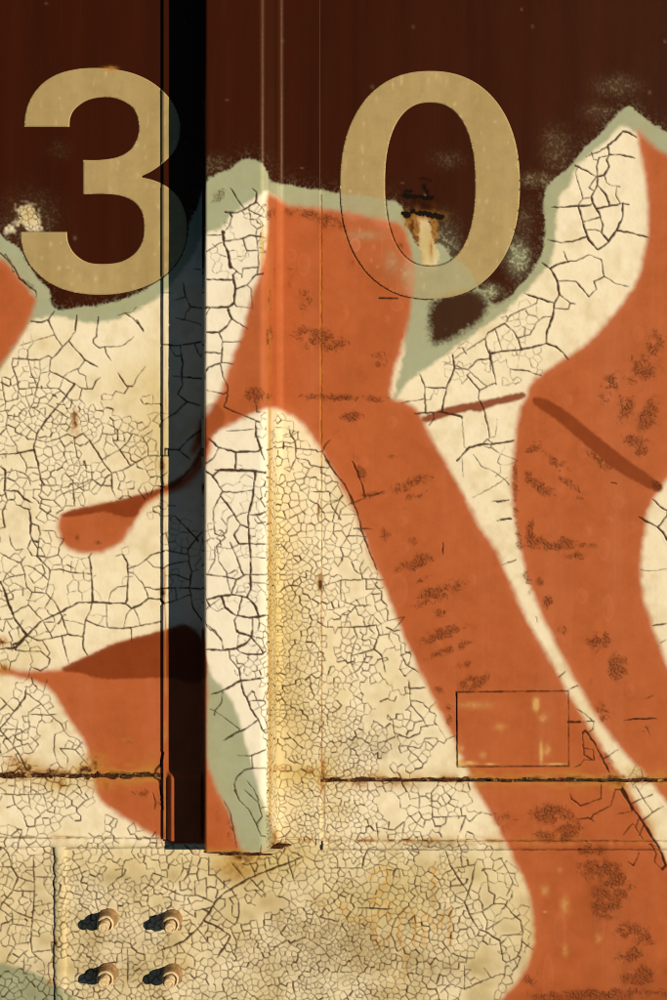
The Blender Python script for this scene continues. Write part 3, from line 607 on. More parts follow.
# edge of the painted-over card, short scratch by the nought
for pl, w in (([(456, 692), (568, 691)], 1.3), ([(568, 691), (568.5, 766)], 1.0), ([(568.5, 766), (457, 767)], 1.2), ([(457, 767), (456, 692)], 1.2), ([(379, 298), (398, 298.5)], 1.8), ([(568, 722), (580, 722)], 2.2)):
    stroke(pl, w, .15, (False, False), seed=3)
for pl, w, k in (([(321.5, 195), (321.5, 775)], .9, .75), ([(66, 848.5), (165, 848)], .9, .75), ([(330, 849.8), (740, 849.8)], 1.0, .75), ([(-60, 837), (52, 837.5)], 1.0, .85), ([(66, 837), (158, 838)], .9, .6), ([(326, 840.3), (740, 840.5)], .8, .6), ([(324.5, 785), (324.5, 838)], .9, .6)):
    stroke(pl, w, .35, (False, False), seed=77, depth=k)
flush()

# ------------------------------------------------------------------ stains, rust and grime
stain = np.zeros_like(cream); rust = np.zeros_like(cream); grime = np.zeros_like(cream); pale = np.zeros_like(cream)
U = cu[None, :].astype(np.float32); V = cv[:, None].astype(np.float32)
post = sstep(204, 206, U) * (1 - sstep(266, 269, U)) * (1 - sstep(850, 853, V))
for (x, y, rx, ry, k) in [(150, 430, 30, 70, .45), (130, 380, 30, 20, .3), (50, 345, 20, 12, .3), (164, 455, 5, 60, .6), (285, 640, 22, 170, .45), (272, 560, 5, 60, .5), (300, 775, 34, 12, .75), (390, 900, 60, 40, .40), (340, 900, 35, 22, .35),
                          (240, 865, 40, 16, .5), (120, 860, 60, 18, .30), (62, 930, 6, 70, .45), (300, 850, 40, 20, .4), (30, 650, 20, 14, .4), (0, 668, 12, 8, .7), (262, 245, 4, 40, .9), (263, 395, 5, 12, .8), (248, 215, 8, 8, .5),
                          (28, 214, 14, 14, .7), (427, 245, 12, 34, .8), (530, 735, 60, 42, .75), (570, 920, 50, 60, .7), (640, 770, 20, 6, .7), (648, 830, 8, 20, .6), (630, 800, 5, 16, .6), (340, 495, 16, 30, .3), (335, 700, 14, 60, .3), (390, 690, 12, 40, .25), (536, 930, 4, 30, .4), (65, 240, 8, 8, .3), (60, 780, 90, 10, .4), (25, 767, 16, 6, .7), (88, 768, 20, 7, .8), (60, 785, 14, 9, .6), (240, 866, 34, 14, .6), (277, 640, 8, 190, .7), (300, 700, 16, 120, .35), (270, 860, 50, 14, .4), (380, 925, 45, 22, .35), (160, 700, 4, 90, .4), (155, 400, 8, 80, .35), (335, 790, 12, 50, .4), (300, 785, 20, 60, .25), (322, 770, 8, 16, .6), (400, 774, 60, 5, .4), (430, 841, 60, 3, .5)]:
    stain = add(stain, blob(x, y, rx, ry) * k)
stain = add(stain, np.clip(.00 + .14 * n30 + .12 * n12 + .08 * n5, 0, 1))
stain = add(stain, sstep(835, 870, V) * (.32 + .18 * n30))
stain = stain * (1 - .85 * post * (1 - sstep(.5, .9, blob(262, 245, 4, 40))))
fresh = post * .8 + .25 * blob(110, 350, 70, 40) + .3 * blob(600, 200, 60, 90) + .2 * blob(480, 420, 40, 60)
# ghost of an older stencil showing through: 2 1 / COM
ghost = np.zeros_like(cream)
def ghost_stroke(pts, w, k=1.0):
    P = [(310 + x / S4, 830 + y / S4) for x, y in pts]
    for a, b in zip(P[:-1], P[1:]):
        d = Vector(b) - Vector(a); n = max(1, int(d.length / 1.5))
        for i in range(n + 1):
            q = Vector(a).lerp(Vector(b), i / n)
            i0 = int((q.x - 6 - CU0) / RES); j0 = int((q.y - 6 - CV0) / RES)
            X, Y = np.meshgrid(cu[i0:i0 + 25] - q.x, cv[j0:j0 + 25] - q.y)
            ghost[j0:j0 + 25, i0:i0 + 25] = np.maximum(ghost[j0:j0 + 25, i0:i0 + 25], k * np.clip((w / 2 - np.hypot(X, Y)) / 1.2 + .5, 0, 1))
for pts, w, k in [([(238, 190), (255, 160), (285, 148), (308, 165), (306, 195), (280, 235), (245, 275)], 5, 1), ([(240, 285), (318, 288)], 5, .9), ([(484, 150), (486, 215)], 5.5, 1), ([(484, 215), (484, 300)], 4.5, .6),
                  ([(312, 350), (300, 322), (275, 318), (254, 335), (250, 390), (255, 435), (275, 450), (300, 442), (314, 420)], 5, .9), ([(356, 322), (350, 380), (354, 445)], 5, 1), ([(400, 322), (414, 380), (408, 445)], 5, 1), ([(356, 322), (400, 322)], 4, .6),
                  ([(446, 322), (446, 448)], 5, .9), ([(462, 335), (494, 395), (520, 330)], 5, .9), ([(548, 318), (550, 448)], 5, 1), ([(515, 380), (517, 440)], 4, .5), ([(372, 450), (375, 580)], 6, .7), ([(130, 300), (150, 345), (230, 360)], 9, .6), ([(20, 280), (50, 295)], 8, .5)]:
    ghost_stroke(pts, w, k)
ghost = np.maximum(ghost * (.75 + .25 * n5) * .78, chips * .95)
# rust along the seams and spots
def band(y, x0, x1, half, k, seedn):
    r = noise(9, seedn, 4); r2 = noise(30, seedn + 1)
    return sstep(x0 - 6, x0 + 2, U) * (1 - sstep(x1 - 2, x1 + 6, U)) * np.exp(-np.abs(V - y) / (half * (1 + .7 * r2))) * np.clip(k * (.55 + .8 * r), 0, 1)
rust = np.maximum(rust, band(774.5, -80, 158, 5.6, 1.6, 51)); rust = np.maximum(rust, band(779, 318, 740, 3.6, 1.25, 53))
rust = np.maximum(rust, band(840.5, 300, 700, 1.8, .6, 55)); rust = np.maximum(rust, band(836.5, -80, 70, 1.4, .5, 57)); rust = np.maximum(rust, band(852, 195, 272, 3.4, .95, 59))
for (x, y, rx, ry, k) in [(75, 420, 3.2, 8, .95), (75, 428, 5, 12, .3), (25, 768, 9, 3.5, .9), (88, 769, 10, 4, 1), (50, 771, 12, 3, .7), (60, 783, 5, 6, .5), (319, 510, 1.6, 6, .8), (320, 582, 2.2, 8, 1), (323, 770, 2.5, 12, .6), (244, 857, 16, 5, .7), (235, 868, 20, 12, .35), (100, 782, 18, 8, .35), (18, 762, 14, 7, .45), (95, 762, 12, 8, .5), (322, 782, 4, 10, .5), (395, 783, 26, 4, .4), (620, 784, 12, 6, .5), (231, 855, 4, 3, .6), (240, 866, 14, 10, .25),
                          (279, 845, 8, 4, .9), (275, 836, 4, 7, .5), (162, 465, 3, 5, .7), (163, 592, 3, 5, .6), (417, 226, 3, 12, .7), (434, 228, 3, 12, .7), (424, 216, 14, 4, .8), (407, 222, 4, 8, .55), (431, 250, 2, 10, .4), (615, 777, 14, 3, .8), (650, 776, 10, 3, .6), (56, 942, 2.2, 4, .7), (50, 982, 3, 3, .5), (56, 984, 2, 3, .4),
                          (280, 768, 10, 3, .35), (310, 771, 8, 4, .4), (125, 740, 5, 2, .2), (395, 977, 1.4, 1.4, .8), (349, 961, 1.4, 1.4, .8), (2, 642, 6, 5, .6), (5, 668, 4, 6, .5), (587, 841, 3, 1.2, .9), (324, 800, 1.5, 20, .3), (110, 68.5, 6, 2, .6)]:
    rust = np.maximum(rust, np.clip(blob(x, y, rx, ry) * k * (1.1 + .7 * n2), 0, 1))
# dirt that has settled in the corners of the post and in the crazing
corner = np.exp(-((U - 269.5) / 1.8) ** 2) * sstep(150, 220, V) * (1 - sstep(838, 845, V))
stain = add(stain, corner * .9)
rust = np.maximum(rust, corner * .25 * (.7 + .6 * n5) * sstep(200, 300, V))
rust = np.maximum(rust, np.exp(-((U - 321) / 1.2) ** 2) * sstep(180, 240, V) * (1 - sstep(775, 782, V)) * (.25 + .3 * noise(2, 61, 14)))
rust = np.maximum(rust, np.exp(-((U - 164.8) / 1.6) ** 2) * sstep(300, 380, V) * (1 - sstep(835, 842, V)) * np.clip(.15 + .6 * noise(2, 63, 22), 0, .7))
for (x, y, rx, ry, k) in [(345, 940, 55, 28, .34), (430, 965, 50, 14, .32), (370, 747, 38, 14, .34), (395, 788, 26, 5, .28), (440, 844, 26, 4, .5), (120, 880, 30, 6, .22), (120, 940, 50, 6, .20), (130, 970, 50, 4, .16), (295, 690, 16, 60, .14), (530, 490, 3, 4, .1),
                          (300, 950, 40, 40, .14), (590, 850, 20, 12, .25), (605, 890, 18, 30, .35), (640, 975, 30, 14, .35), (600, 998, 70, 7, .55), (547, 815, 14, 9, .3), (555, 838, 26, 3, .2), (55, 870, 3, 30, .3), (120, 962, 40, 8, .14), (360, 720, 30, 8, .15)]:
    grime = add(grime, blob(x, y, rx, ry) * k * (1 + .5 * n5))
grime = add(grime, np.clip(pm * 1.2, 0, 1) * .42 * sstep(.12, .7, pm + .12 * n5))
grime = add(grime, np.clip(.00 + .05 * n30 + .06 * n12 + .05 * n5 + sstep(840, 880, V) * (.15 + .10 * n12), 0, 1) * np.maximum(old_paint, .45 * orange))
grime = np.clip(grime, 0, .50)
# torn metal inside the nought
for (x0, y0, x1, y1, w, k) in [(403, 214, 408, 215, 6.5, 1), (412, 211, 420, 214, 4, .9), (420, 213, 442, 217, 5, 1), (404, 195, 416, 197, 4.5, .85), (418, 197, 432, 198, 4, .85), (405, 191, 412, 192, 3, .6), (418, 178, 431, 180, 3, .35), (424, 186, 428, 196, 5, .4), (414, 200, 428, 208, 8, .25)]:
    n = max(2, int(math.hypot(x1 - x0, y1 - y0) / 1.5))
    for i in range(n + 1):
        t = i / n
        grime = np.maximum(grime, np.clip(blob(x0 + (x1 - x0) * t, y0 + (y1 - y0) * t + random.uniform(-1, 1), w * .45 * random.uniform(.6, 1.2)) * k * 2.4, 0, 1) * (.9 + .1 * n1))
# paler scuffs and drops on the spray, blistered rings
rings = [(392, 422, 5, 5), (364, 462, 4, 5), (402, 521, 4.5, 4.5), (404, 548, 4.5, 5), (349, 404, 6, 4), (618, 502, 6, 6), (609, 520, 3.5, 3), (587, 532, 4, 5), (604, 549, 5, 11), (608, 608, 5, 13), (631, 527, 5, 5), (582, 596, 5, 7), (638, 334, 5, 7),
         (567, 400, 5, 5), (608, 370, 5, 4), (584, 451, 6, 6), (304, 264, 6, 11), (291, 255, 5, 6), (355, 245, 5, 6), (397, 231, 4, 4), (397, 305, 6, 6), (386, 319, 3, 3), (345, 314, 2.5, 5), (605, 400, 6, 4), (398, 590, 9, 16), (560, 640, 5, 4), (468, 470, 9, 8), (630, 690, 4, 6),
         (560, 480, 4, 12), (560, 930, 6, 16), (548, 980, 5, 24), (600, 920, 5, 20), (472, 580, 4, 5), (437, 645, 5, 4), (412, 570, 5, 4)]
blister = np.zeros_like(cream)
pale = np.maximum(pale, np.exp(-(o_sd / 7.0) ** 2) * orange * np.clip(.45 + .35 * n12, 0, .8))
for (x, y, rx, ry) in rings:
    b = blob(x, y, rx, ry)
    blister = np.maximum(blister, b)
    pale = np.maximum(pale, sstep(.35, .45, b) * .20 + np.exp(-((b - .38) / .09) ** 2) * .45)
pale = np.maximum(pale, sstep(.55, .8, streak) * .10 * np.maximum(orange, .12))
under = np.maximum(sdf_coarse(three), np.minimum(sdf_coarse(zero_out), -sdf_coarse(zero_in)))
fig_in = (upsample(under, lx[0], ly[0], LS) > 0).astype(np.float32)
for c_, n_ in ((three, 90), (zero_out, 110)):
    for _ in range(n_):
        x, y = random.uniform(c_[:, 0].min(), c_[:, 0].max()), random.uniform(c_[:, 1].min(), c_[:, 1].max())
        pale = np.maximum(pale, fig_in * np.clip(blob(x, y, random.uniform(.5, 1.6), random.uniform(.8, 4.5), random.uniform(-12, 12)) * random.uniform(.2, .7) * (1 + .6 * n1), 0, 1))
for _ in range(150):
    x, y = random.uniform(-20, 690), random.uniform(0, 1000)
    pale = np.maximum(pale, blob(x, y, random.uniform(.7, 2), random.uniform(.7, 2.2)) * random.uniform(.3, .8) * (.5 if y > 300 else 1))

# relief of the paint, mm
groove = -0.75 * crack + 0.14 * near * (1 - crack)
film = 0.10 * np.maximum(cream, orange) + 0.05 * green
relief = (groove + film + blister * .28 + .05 * n2 * old_paint + .02 * n1 * old_paint + .10 * n12 * old_paint).astype(np.float32)
sag = (.45 * n80 + .18 * n30).astype(np.float32)

under = np.maximum(sdf_coarse(three), np.minimum(sdf_coarse(zero_out), -sdf_coarse(zero_in)))
relief = relief * (1 - .92 * sstep(-.2, 1.2, upsample(under, lx[0], ly[0], LS)))
FIELDS = {'cream': cream, 'green': green, 'orange': orange, 'red': red, 'crack': crack, 'rust': rust, 'stain': stain, 'grime': grime, 'ghost': ghost, 'pale': pale, 'fresh': fresh, 'haze': haze, 'relief': relief, 'sag': sag}
FIELDS = {k: np.ascontiguousarray(v, np.float32).ravel() for k, v in FIELDS.items()}
class Sampler:
    def __init__(self, u, v):
        def refl(x, a, b):
            p = 2 * (b - a); y = np.mod(x - a, p)
            return a + np.where(y > b - a, p - y, y)
        gx = (refl(u, CU0 + 2, CU1 - 2) - CU0) / RES; gy = (refl(v, CV0 + 2, CV1 - 2) - CV0) / RES
        self.ix = gx.astype(int); self.iy = gy.astype(int)
        self.fx = (gx - self.ix).astype(np.float32); self.fy = (gy - self.iy).astype(np.float32)
        self.b = self.iy * NU + self.ix
    def __call__(self, name):
        f = FIELDS[name]
        return (f[self.b] * (1 - self.fx) + f[self.b + 1] * self.fx) * (1 - self.fy) + (f[self.b + NU] * (1 - self.fx) + f[self.b + NU + 1] * self.fx) * self.fy

# ------------------------------------------------------------------ materials
def nodes_of(name):
    m = bpy.data.materials.new(name); m.use_nodes = True
    nt = m.node_tree; return m, nt, nt.nodes, nt.links, nt.nodes['Principled BSDF']
def rgb(nt, c):
    n = nt.nodes.new('ShaderNodeRGB'); n.outputs[0].default_value = (*c, 1); return n.outputs[0]
def mixc(nt, f, a, b, mode='MIX'):
    n = nt.nodes.new('ShaderNodeMix'); n.data_type = 'RGBA'; n.blend_type = mode
    for sock, val in ((n.inputs[0], f), (n.inputs[6], a), (n.inputs[7], b)):
        if isinstance(val, (int, float)): sock.default_value = val
        elif isinstance(val, tuple): sock.default_value = (*val, 1)
        else: nt.links.new(val, sock)
    return n.outputs[2]
def math_n(nt, op, a, b=0.0, clamp=False):
    n = nt.nodes.new('ShaderNodeMath'); n.operation = op; n.use_clamp = clamp
    for s, v in ((n.inputs[0], a), (n.inputs[1], b)):
        if isinstance(v, (int, float)): s.default_value = v
        else: nt.links.new(v, s)
    return n.outputs[0]
def noise_n(nt, scale, detail=4, rough=.6, stretch=(1, 1, 1)):
    tc = nt.nodes.new('ShaderNodeTexCoord'); mp = nt.nodes.new('ShaderNodeMapping'); mp.inputs['Scale'].default_value = stretch
    n = nt.nodes.new('ShaderNodeTexNoise'); n.inputs['Scale'].default_value = scale; n.inputs['Detail'].default_value = detail; n.inputs['Roughness'].default_value = rough
    nt.links.new(tc.outputs['Object'], mp.inputs[0]); nt.links.new(mp.outputs[0], n.inputs['Vector'])
    return n.outputs['Fac']
def ramp(nt, f, lo, hi, a=0.0, b=1.0):
    n = nt.nodes.new('ShaderNodeMapRange'); nt.links.new(f, n.inputs[0])
    for i, v in enumerate((lo, hi, a, b)): n.inputs[i + 1].default_value = v
    return n.outputs[0]
def attr(nt, name):
    n = nt.nodes.new('ShaderNodeAttribute'); n.attribute_name = name
    s = nt.nodes.new('ShaderNodeSeparateColor'); nt.links.new(n.outputs['Color'], s.inputs[0])
    return s.outputs[0], s.outputs[1], s.outputs[2], n.outputs['Alpha']

C_BROWN = (.042, .0082, .0024)
C_GREEN = (.365, .378, .235)
C_CREAM = (.80, .715, .52)
C_OCHRE = (.555, .42, .145)
C_ORANGE = (.445, .114, .036)
C_RED = (.19, .034, .0075)
C_TAN = (.43, .32, .145)
def paint_material(name, ground, ground2, mottle=.25):
    m, nt, N, L, bsdf = nodes_of(name)
    cr, gn, og, rd = attr(nt, 'paint'); ck, rs, st, gm = attr(nt, 'wear'); gh, pl, fs, hz = attr(nt, 'print')
    big = noise_n(nt, 9, 5, .6); fine = noise_n(nt, 260, 3, .7); mid = noise_n(nt, 60, 5, .65); drips = noise_n(nt, 30, 4, .6, (1, 1, .06)); grain_ = noise_n(nt, 900, 2, .7)
    base = mixc(nt, ramp(nt, drips, .3, .7), ground, ground2)
    base = mixc(nt, math_n(nt, 'MULTIPLY', ramp(nt, fine, .64, .8), .22), base, tuple(min(1, c * 2.0 + .01) for c in ground))
    base = mixc(nt, math_n(nt, 'MULTIPLY', ramp(nt, mid, .45, .72), mottle), base, tuple(c * .62 for c in ground))
    base = mixc(nt, math_n(nt, 'MULTIPLY', ramp(nt, big, .5, .68), mottle), base, tuple(c * .8 for c in ground))
    base = mixc(nt, math_n(nt, 'MULTIPLY', hz, .75), base, (.30, .245, .135))
    g = mixc(nt, ramp(nt, mid, .3, .7), C_GREEN, (.32, .335, .20))
    g = mixc(nt, math_n(nt, 'MULTIPLY', ramp(nt, big, .5, .65), .5), g, (.34, .38, .28))
    c = mixc(nt, ramp(nt, mid, .3, .75), C_CREAM, (.745, .64, .435))
    c = mixc(nt, fs, c, (.80, .735, .59))
    c = mixc(nt, st, c, C_OCHRE)
    c = mixc(nt, math_n(nt, 'MULTIPLY', gh, .85), c, (.66, .38, .095))
    o = mixc(nt, ramp(nt, mid, .3, .7), C_ORANGE, (.40, .096, .027))
    o = mixc(nt, ramp(nt, big, .35, .7, 0, .5), o, (.35, .083, .022))
    o = mixc(nt, math_n(nt, 'MULTIPLY', pl, .8), o, (.50, .145, .062))
    patchy = noise_n(nt, 22, 5, .7)
    o = mixc(nt, ramp(nt, patchy, .5, .72, 0, .45), o, (.275, .068, .016))
    o = mixc(nt, ramp(nt, patchy, .48, .3, 0, .4), o, (.46, .135, .045))
    o = mixc(nt, ramp(nt, drips, .52, .72, 0, .40), o, (.46, .142, .062))
    r = mixc(nt, ramp(nt, mid, .3, .7), C_RED, (.225, .042, .009))
    x = mixc(nt, gn, base, g); x = mixc(nt, cr, x, c); x = mixc(nt, og, x, o); x = mixc(nt, rd, x, r)
    x = mixc(nt, math_n(nt, 'MULTIPLY', pl, math_n(nt, 'SUBTRACT', .16, math_n(nt, 'MULTIPLY', og, .16))), x, (.7, .55, .33))
    ru = mixc(nt, ramp(nt, fine, .35, .65), (.16, .055, .012), (.035, .014, .006))
    halo_ = mixc(nt, math_n(nt, 'MULTIPLY', rs, 2.2, True), x, mixc(nt, .7, x, (.44, .20, .035), 'MIX'))
    x = mixc(nt, ramp(nt, math_n(nt, 'ADD', rs, math_n(nt, 'MULTIPLY', math_n(nt, 'SUBTRACT', mid, .5), 1.3)), .4, 1.0), halo_, ru)
    x = mixc(nt, gm, x, (.30, .235, .12), 'MULTIPLY')
    x = mixc(nt, ramp(nt, gm, .52, .75), x, (.004, .0025, .002))
    cover = math_n(nt, 'MAXIMUM', cr, og)
    x = mixc(nt, math_n(nt, 'MULTIPLY', math_n(nt, 'MULTIPLY', ramp(nt, grain_, .62, .78), .25), cover), x, (.10, .055, .02))
    x = mixc(nt, math_n(nt, 'MULTIPLY', math_n(nt, 'POWER', ck, .7), .97), x, (.036, .012, .0045))
    L.new(x, bsdf.inputs['Base Color'])
    cover = math_n(nt, 'MAXIMUM', cr, og)
    ro = math_n(nt, 'ADD', ramp(nt, mid, .2, .8, .33, .43), math_n(nt, 'MULTIPLY', cover, .16))
    ro = math_n(nt, 'ADD', ro, math_n(nt, 'MULTIPLY', math_n(nt, 'MAXIMUM', ck, rs), .35), True)
    L.new(ro, bsdf.inputs['Roughness'])
    bsdf.inputs['Specular IOR Level'].default_value = .12
    bsdf.inputs['Specular Tint'].default_value = (1, .66, .42, 1)
    b = N.new('ShaderNodeBump'); b.inputs['Strength'].default_value = .22; b.inputs['Distance'].default_value = .0006
    L.new(math_n(nt, 'ADD', math_n(nt, 'MULTIPLY', fine, .6), math_n(nt, 'MULTIPLY', mid, .9)), b.inputs['Height']); L.new(b.outputs[0], bsdf.inputs['Normal'])
    return m
M_PAINT = paint_material('weathered_car_paint', C_BROWN, (.028, .0052, .0015))
M_FIGURE = paint_material('weathered_tan_lettering', C_TAN, (.35, .25, .10), .5)
def rust_material():
    m, nt, N, L, bsdf = nodes_of('flaking_rust')
    a = noise_n(nt, 300, 5, .7); b_ = noise_n(nt, 90, 4, .6)
    c = mixc(nt, ramp(nt, a, .35, .65), (.012, .006, .003), (.11, .042, .012)); c = mixc(nt, ramp(nt, b_, .56, .66), c, (.42, .24, .075))
    L.new(c, bsdf.inputs['Base Color']); bsdf.inputs['Roughness'].default_value = .92; bsdf.inputs['Specular IOR Level'].default_value = .15
    b = N.new('ShaderNodeBump'); b.inputs['Strength'].default_value = .7; b.inputs['Distance'].default_value = .001
    L.new(a, b.inputs['Height']); L.new(b.outputs[0], bsdf.inputs['Normal'])
    return m
M_RUST = rust_material()
def plain_material(name, c1, c2, rough, scale):
    m, nt, N, L, bsdf = nodes_of(name)
    a = noise_n(nt, scale, 5, .65)
    L.new(mixc(nt, ramp(nt, a, .35, .65), c1, c2), bsdf.inputs['Base Color']); bsdf.inputs['Roughness'].default_value = rough
    b = N.new('ShaderNodeBump'); b.inputs['Strength'].default_value = .4; b.inputs['Distance'].default_value = .0006
    L.new(a, b.inputs['Height']); L.new(b.outputs[0], bsdf.inputs['Normal'])
    return m
M_BACK = plain_material('rusted_steel_behind', (.012, .006, .004), (.03, .013, .007), .9, 120)
M_BOLT = plain_material('bolt_paint_cream', (.74, .60, .36), (.50, .33, .15), .5, 260)
M_BOLT_SHADE = plain_material('bolt_paint_shaded', (.38, .225, .09), (.20, .105, .04), .6, 220)  # collar tone browned so the shading of its sides is in the colour

# ------------------------------------------------------------------ mesh helpers
def link(name, me, mat, parent=None):
    o = bpy.data.objects.new(name, me); col.objects.link(o)
    me.materials.append(mat)
    if parent: o.parent = parent
    return o
def fill_attributes(me, S, over=None):
    def put(name, chans):
        a = me.attributes.new(name, 'FLOAT_COLOR', 'POINT')
        d = np.stack(chans, 1).astype(np.float32)
        a.data.foreach_set('color', d.ravel())
    c, g, o, r = S('cream'), S('green'), S('orange'), S('red')
    if over is not None: c, g, o, r = over(c, g, o, r)
    put('paint', (c, g, o, r))
    k = S('crack') * (1 if over is None else .0)
    put('wear', (k, S('rust'), S('stain'), S('grime') * (1 if over is None else .7)))
    z = np.zeros_like(c)
    put('print', (S('ghost'), S('pale') * (1 if over is None else 3.5), S('fresh'), S('haze') * (1 if over is None else 0)))
def grid_mesh(name, co, nr, nc):
    """co: (nr*nc, 3) rows by columns, seen from the front"""
    me = bpy.data.meshes.new(name)
    idx = np.arange(nr * nc).reshape(nr, nc)
    q = np.stack([idx[:-1, :-1], idx[1:, :-1], idx[1:, 1:], idx[:-1, 1:]], -1).reshape(-1, 4)
    me.vertices.add(len(co)); me.vertices.foreach_set('co', co.astype(np.float32).ravel())
    me.loops.add(q.size); me.loops.foreach_set('vertex_index', q.ravel().astype(np.int32))
    me.polygons.add(len(q)); me.polygons.foreach_set('loop_start', np.arange(0, q.size, 4, dtype=np.int32))
    me.update(calc_edges=True); me.shade_smooth()
    return me
FINE = 0.83
def axis(a, b, lo, hi, edge=-14):
    """positions from a to b: fine between lo and hi, coarser and coarser outside"""
    out = []
    x = max(a, lo); out = list(np.arange(x, min(b, hi), FINE))
    if not out: out = [a]
    s = FINE; x = out[0]; pre = []
    while x > a:
        s = min(s * 1.15, (30 if x < edge - 260 else 7.0) if x < edge else 2.0); x = max(a, x - s); pre.append(x)
    s = FINE; x = out[-1]; suf = []
    while x < b - 1e-6:
        s = min(s * 1.15, 30 if x > hi + 260 else 7.0) if x > hi - 2 * FINE else FINE; x = min(b, x + s); suf.append(x)
    return np.array(pre[::-1] + out + suf)
def sheet(name, u0, u1, v0, v1, h, parent, mat=None, thick=2.5, label=None, extra=None, lo=(-14, 96), hi=(682, 1014)):
    us = axis(u0, u1, lo[0], hi[0]); vs = axis(v0, v1, lo[1], hi[1])
    us = np.concatenate([[us[0]], us, [us[-1]]]); vs = np.concatenate([[vs[0]], vs, [vs[-1]]])
    Ug, Vg = np.meshgrid(us, vs)
    S = Sampler(Ug.ravel(), Vg.ravel())
    H = h + S('relief') + S('sag')
    if extra is not None: H = H + extra(Ug.ravel(), Vg.ravel())
    skirt = np.zeros(Ug.shape, bool); skirt[0] = skirt[-1] = True; skirt[:, 0] = skirt[:, -1] = True
    H = np.where(skirt.ravel(), h - thick, H)
    k = (DIST - h) / DIST / 1000
    co = np.stack([(Ug.ravel() - 333.5) * k, -H / 1000, Z0 + (500 - Vg.ravel()) * k], 1)
    me = grid_mesh(name, co, len(vs), len(us))
    fill_attributes(me, S)
    o = link(name, me, mat or M_PAINT, parent)
    if label: o['label'] = label
    return o

# ------------------------------------------------------------------ the freight car side
car = bpy.data.objects.new('freight_car', None); col.objects.link(car)
car['label'] = 'brown steel freight car side with cracked cream and orange graffiti and the number 30'
car['category'] = 'freight car'

UL, UR, VT, VB = -900, 1570, -700, 1300
# plate behind everything, seen only through the open seams
bm = bmesh.new()
x0, _, z1 = place(UL, VT, 0); x1, _, z0 = place(UR, VB, 0)
bmesh.ops.create_cube(bm, size=1)
for v in bm.verts:
    v.co = Vector((x0 + 0.001 if v.co.x < 0 else x1 - 0.001, .0035 if v.co.y < 0 else .10, z0 if v.co.z < 0 else z1 - .001))
bmesh.ops.bevel(bm, geom=[e for e in bm.edges if abs(e.verts[0].co.z - e.verts[1].co.z) > .1], offset=.004, segments=2, affect='EDGES')
me = bpy.data.meshes.new('back_plate'); bm.to_mesh(me); bm.free()
link('back_plate', me, M_BACK, car)

sheet('side_sheet', UL, 167, VT, 774, 0, car, label='left side sheet in brown, cream and orange with the figure three')
sheet('side_sheet', 316, UR, VT, 779, 0, car, label='right side sheet in brown, orange and cream with the nought')
sheet('lower_strip', UL, 167, 777.2, 841, .2, car, label='left narrow strip between two seams')
sheet('lower_strip', 316, UR, 782, 845, -.3, car, label='right narrow strip between two seams')
sheet('sill_plate', UL, 59, 842, VB, -.6, car, label='left sill plate with long cracks')
sheet('sill_plate', 60, UR, 835, VB, -1.2, car, label='crazed sill plate carrying the four bolts')

def bead(name, horizontal, pos, a, b, half, height, label, seedn, base=0.0):
    """a long flattened weld run, half-round across"""
    ts = np.linspace(-1, 1, 15)
    ls = axis(a, b, -14, 682 if horizontal else 1014)
    r = np.random.default_rng(seedn)
    xs = np.arange(a - 5, b + 25, 5.0); lump = np.interp(ls, xs, r.uniform(.88, 1.1, len(xs))); wob = np.interp(ls, xs, r.uniform(-.35, .35, len(xs)))
    T, Lg = np.meshgrid(ts, ls)
    across = pos + T * half * lump[:, None] + wob[:, None]
    H = base + height * lump[:, None] * np.sqrt(np.clip(1 - T * T, 0, 1)) - 1.0 * (np.abs(T) > .99)
    if horizontal: Ug, Vg = Lg, across
    else: Ug, Vg = across, Lg
    S = Sampler(Ug.ravel(), Vg.ravel())
    Hh = H.ravel() + S('relief') * .9 + S('sag')
    k = 1 / 1000.0
    co = np.stack([(Ug.ravel() - 333.5) * k, -Hh / 1000, Z0 + (500 - Vg.ravel()) * k], 1)
    me = grid_mesh(name, co, *Ug.shape)
    if horizontal: me.flip_normals()
    fill_attributes(me, S)
    o = link(name, me, M_PAINT, car); o['label'] = label
    return o
bead('weld_bead', True, 842.4, UL, 161, 5.2, 2.8, 'painted weld run along the left strip', 11)
bead('weld_bead', True, 845, 323, UR, 4.6, 2.4, 'painted weld run along the right strip', 12)
bead('weld_bead', False, 60.5, 846, VB, 6.4, 3.0, 'upright painted weld run left of the bolts', 13)

# ---- the hat-section side post
HP = 51.0
def Xat(u, h): return (u - 333.5) * (DIST - h) / DIST
fl, fr = Xat(205, HP), Xat(267, HP)
prof = [((Xat(163, 4), -2.0), 0), ((Xat(163, 4), 4.0), .9), ((fl - 5, 4.0), 7.0), ((fl, HP), 3.0), ((fr, HP), 9.5), ((Xat(277.5, 4), 4.0), 9.0), ((Xat(320.5, 4), 4.0), .9), ((Xat(320.5, 4), -2.0), 0)]
pts = []
for i, (p, r) in enumerate(prof):
    p = Vector(p)
    if r == 0: pts.append(p); continue
    a = (Vector(prof[i - 1][0]) - p).normalized(); b = (Vector(prof[i + 1][0]) - p).normalized()
    half = math.acos(max(-1, min(1, a.dot(b)))) / 2
    t = r / math.tan(half); c = p + (a + b).normalized() * (r / math.sin(half))
    p1 = p + a * t; p2 = p + b * t
    d1 = (p1 - c); d2 = (p2 - c); ang = d1.angle(d2); n = max(4, int(ang * r / .5))
    for k in range(n + 1):
        s = k / n
        pts.append(c + (d1 * math.sin((1 - s) * ang) + d2 * math.sin(s * ang)) / math.sin(ang))
res = [pts[0]]
for a, b in zip(pts[:-1], pts[1:]):
    n = max(1, int((b - a).length / FINE + .5))
    for k in range(1, n + 1): res.append(a.lerp(b, k / n))
PX = np.array([p.x for p in res]); PH = np.array([p.y for p in res])
tx = np.gradient(PX); th = np.gradient(PH); ln = np.hypot(tx, th) + 1e-9
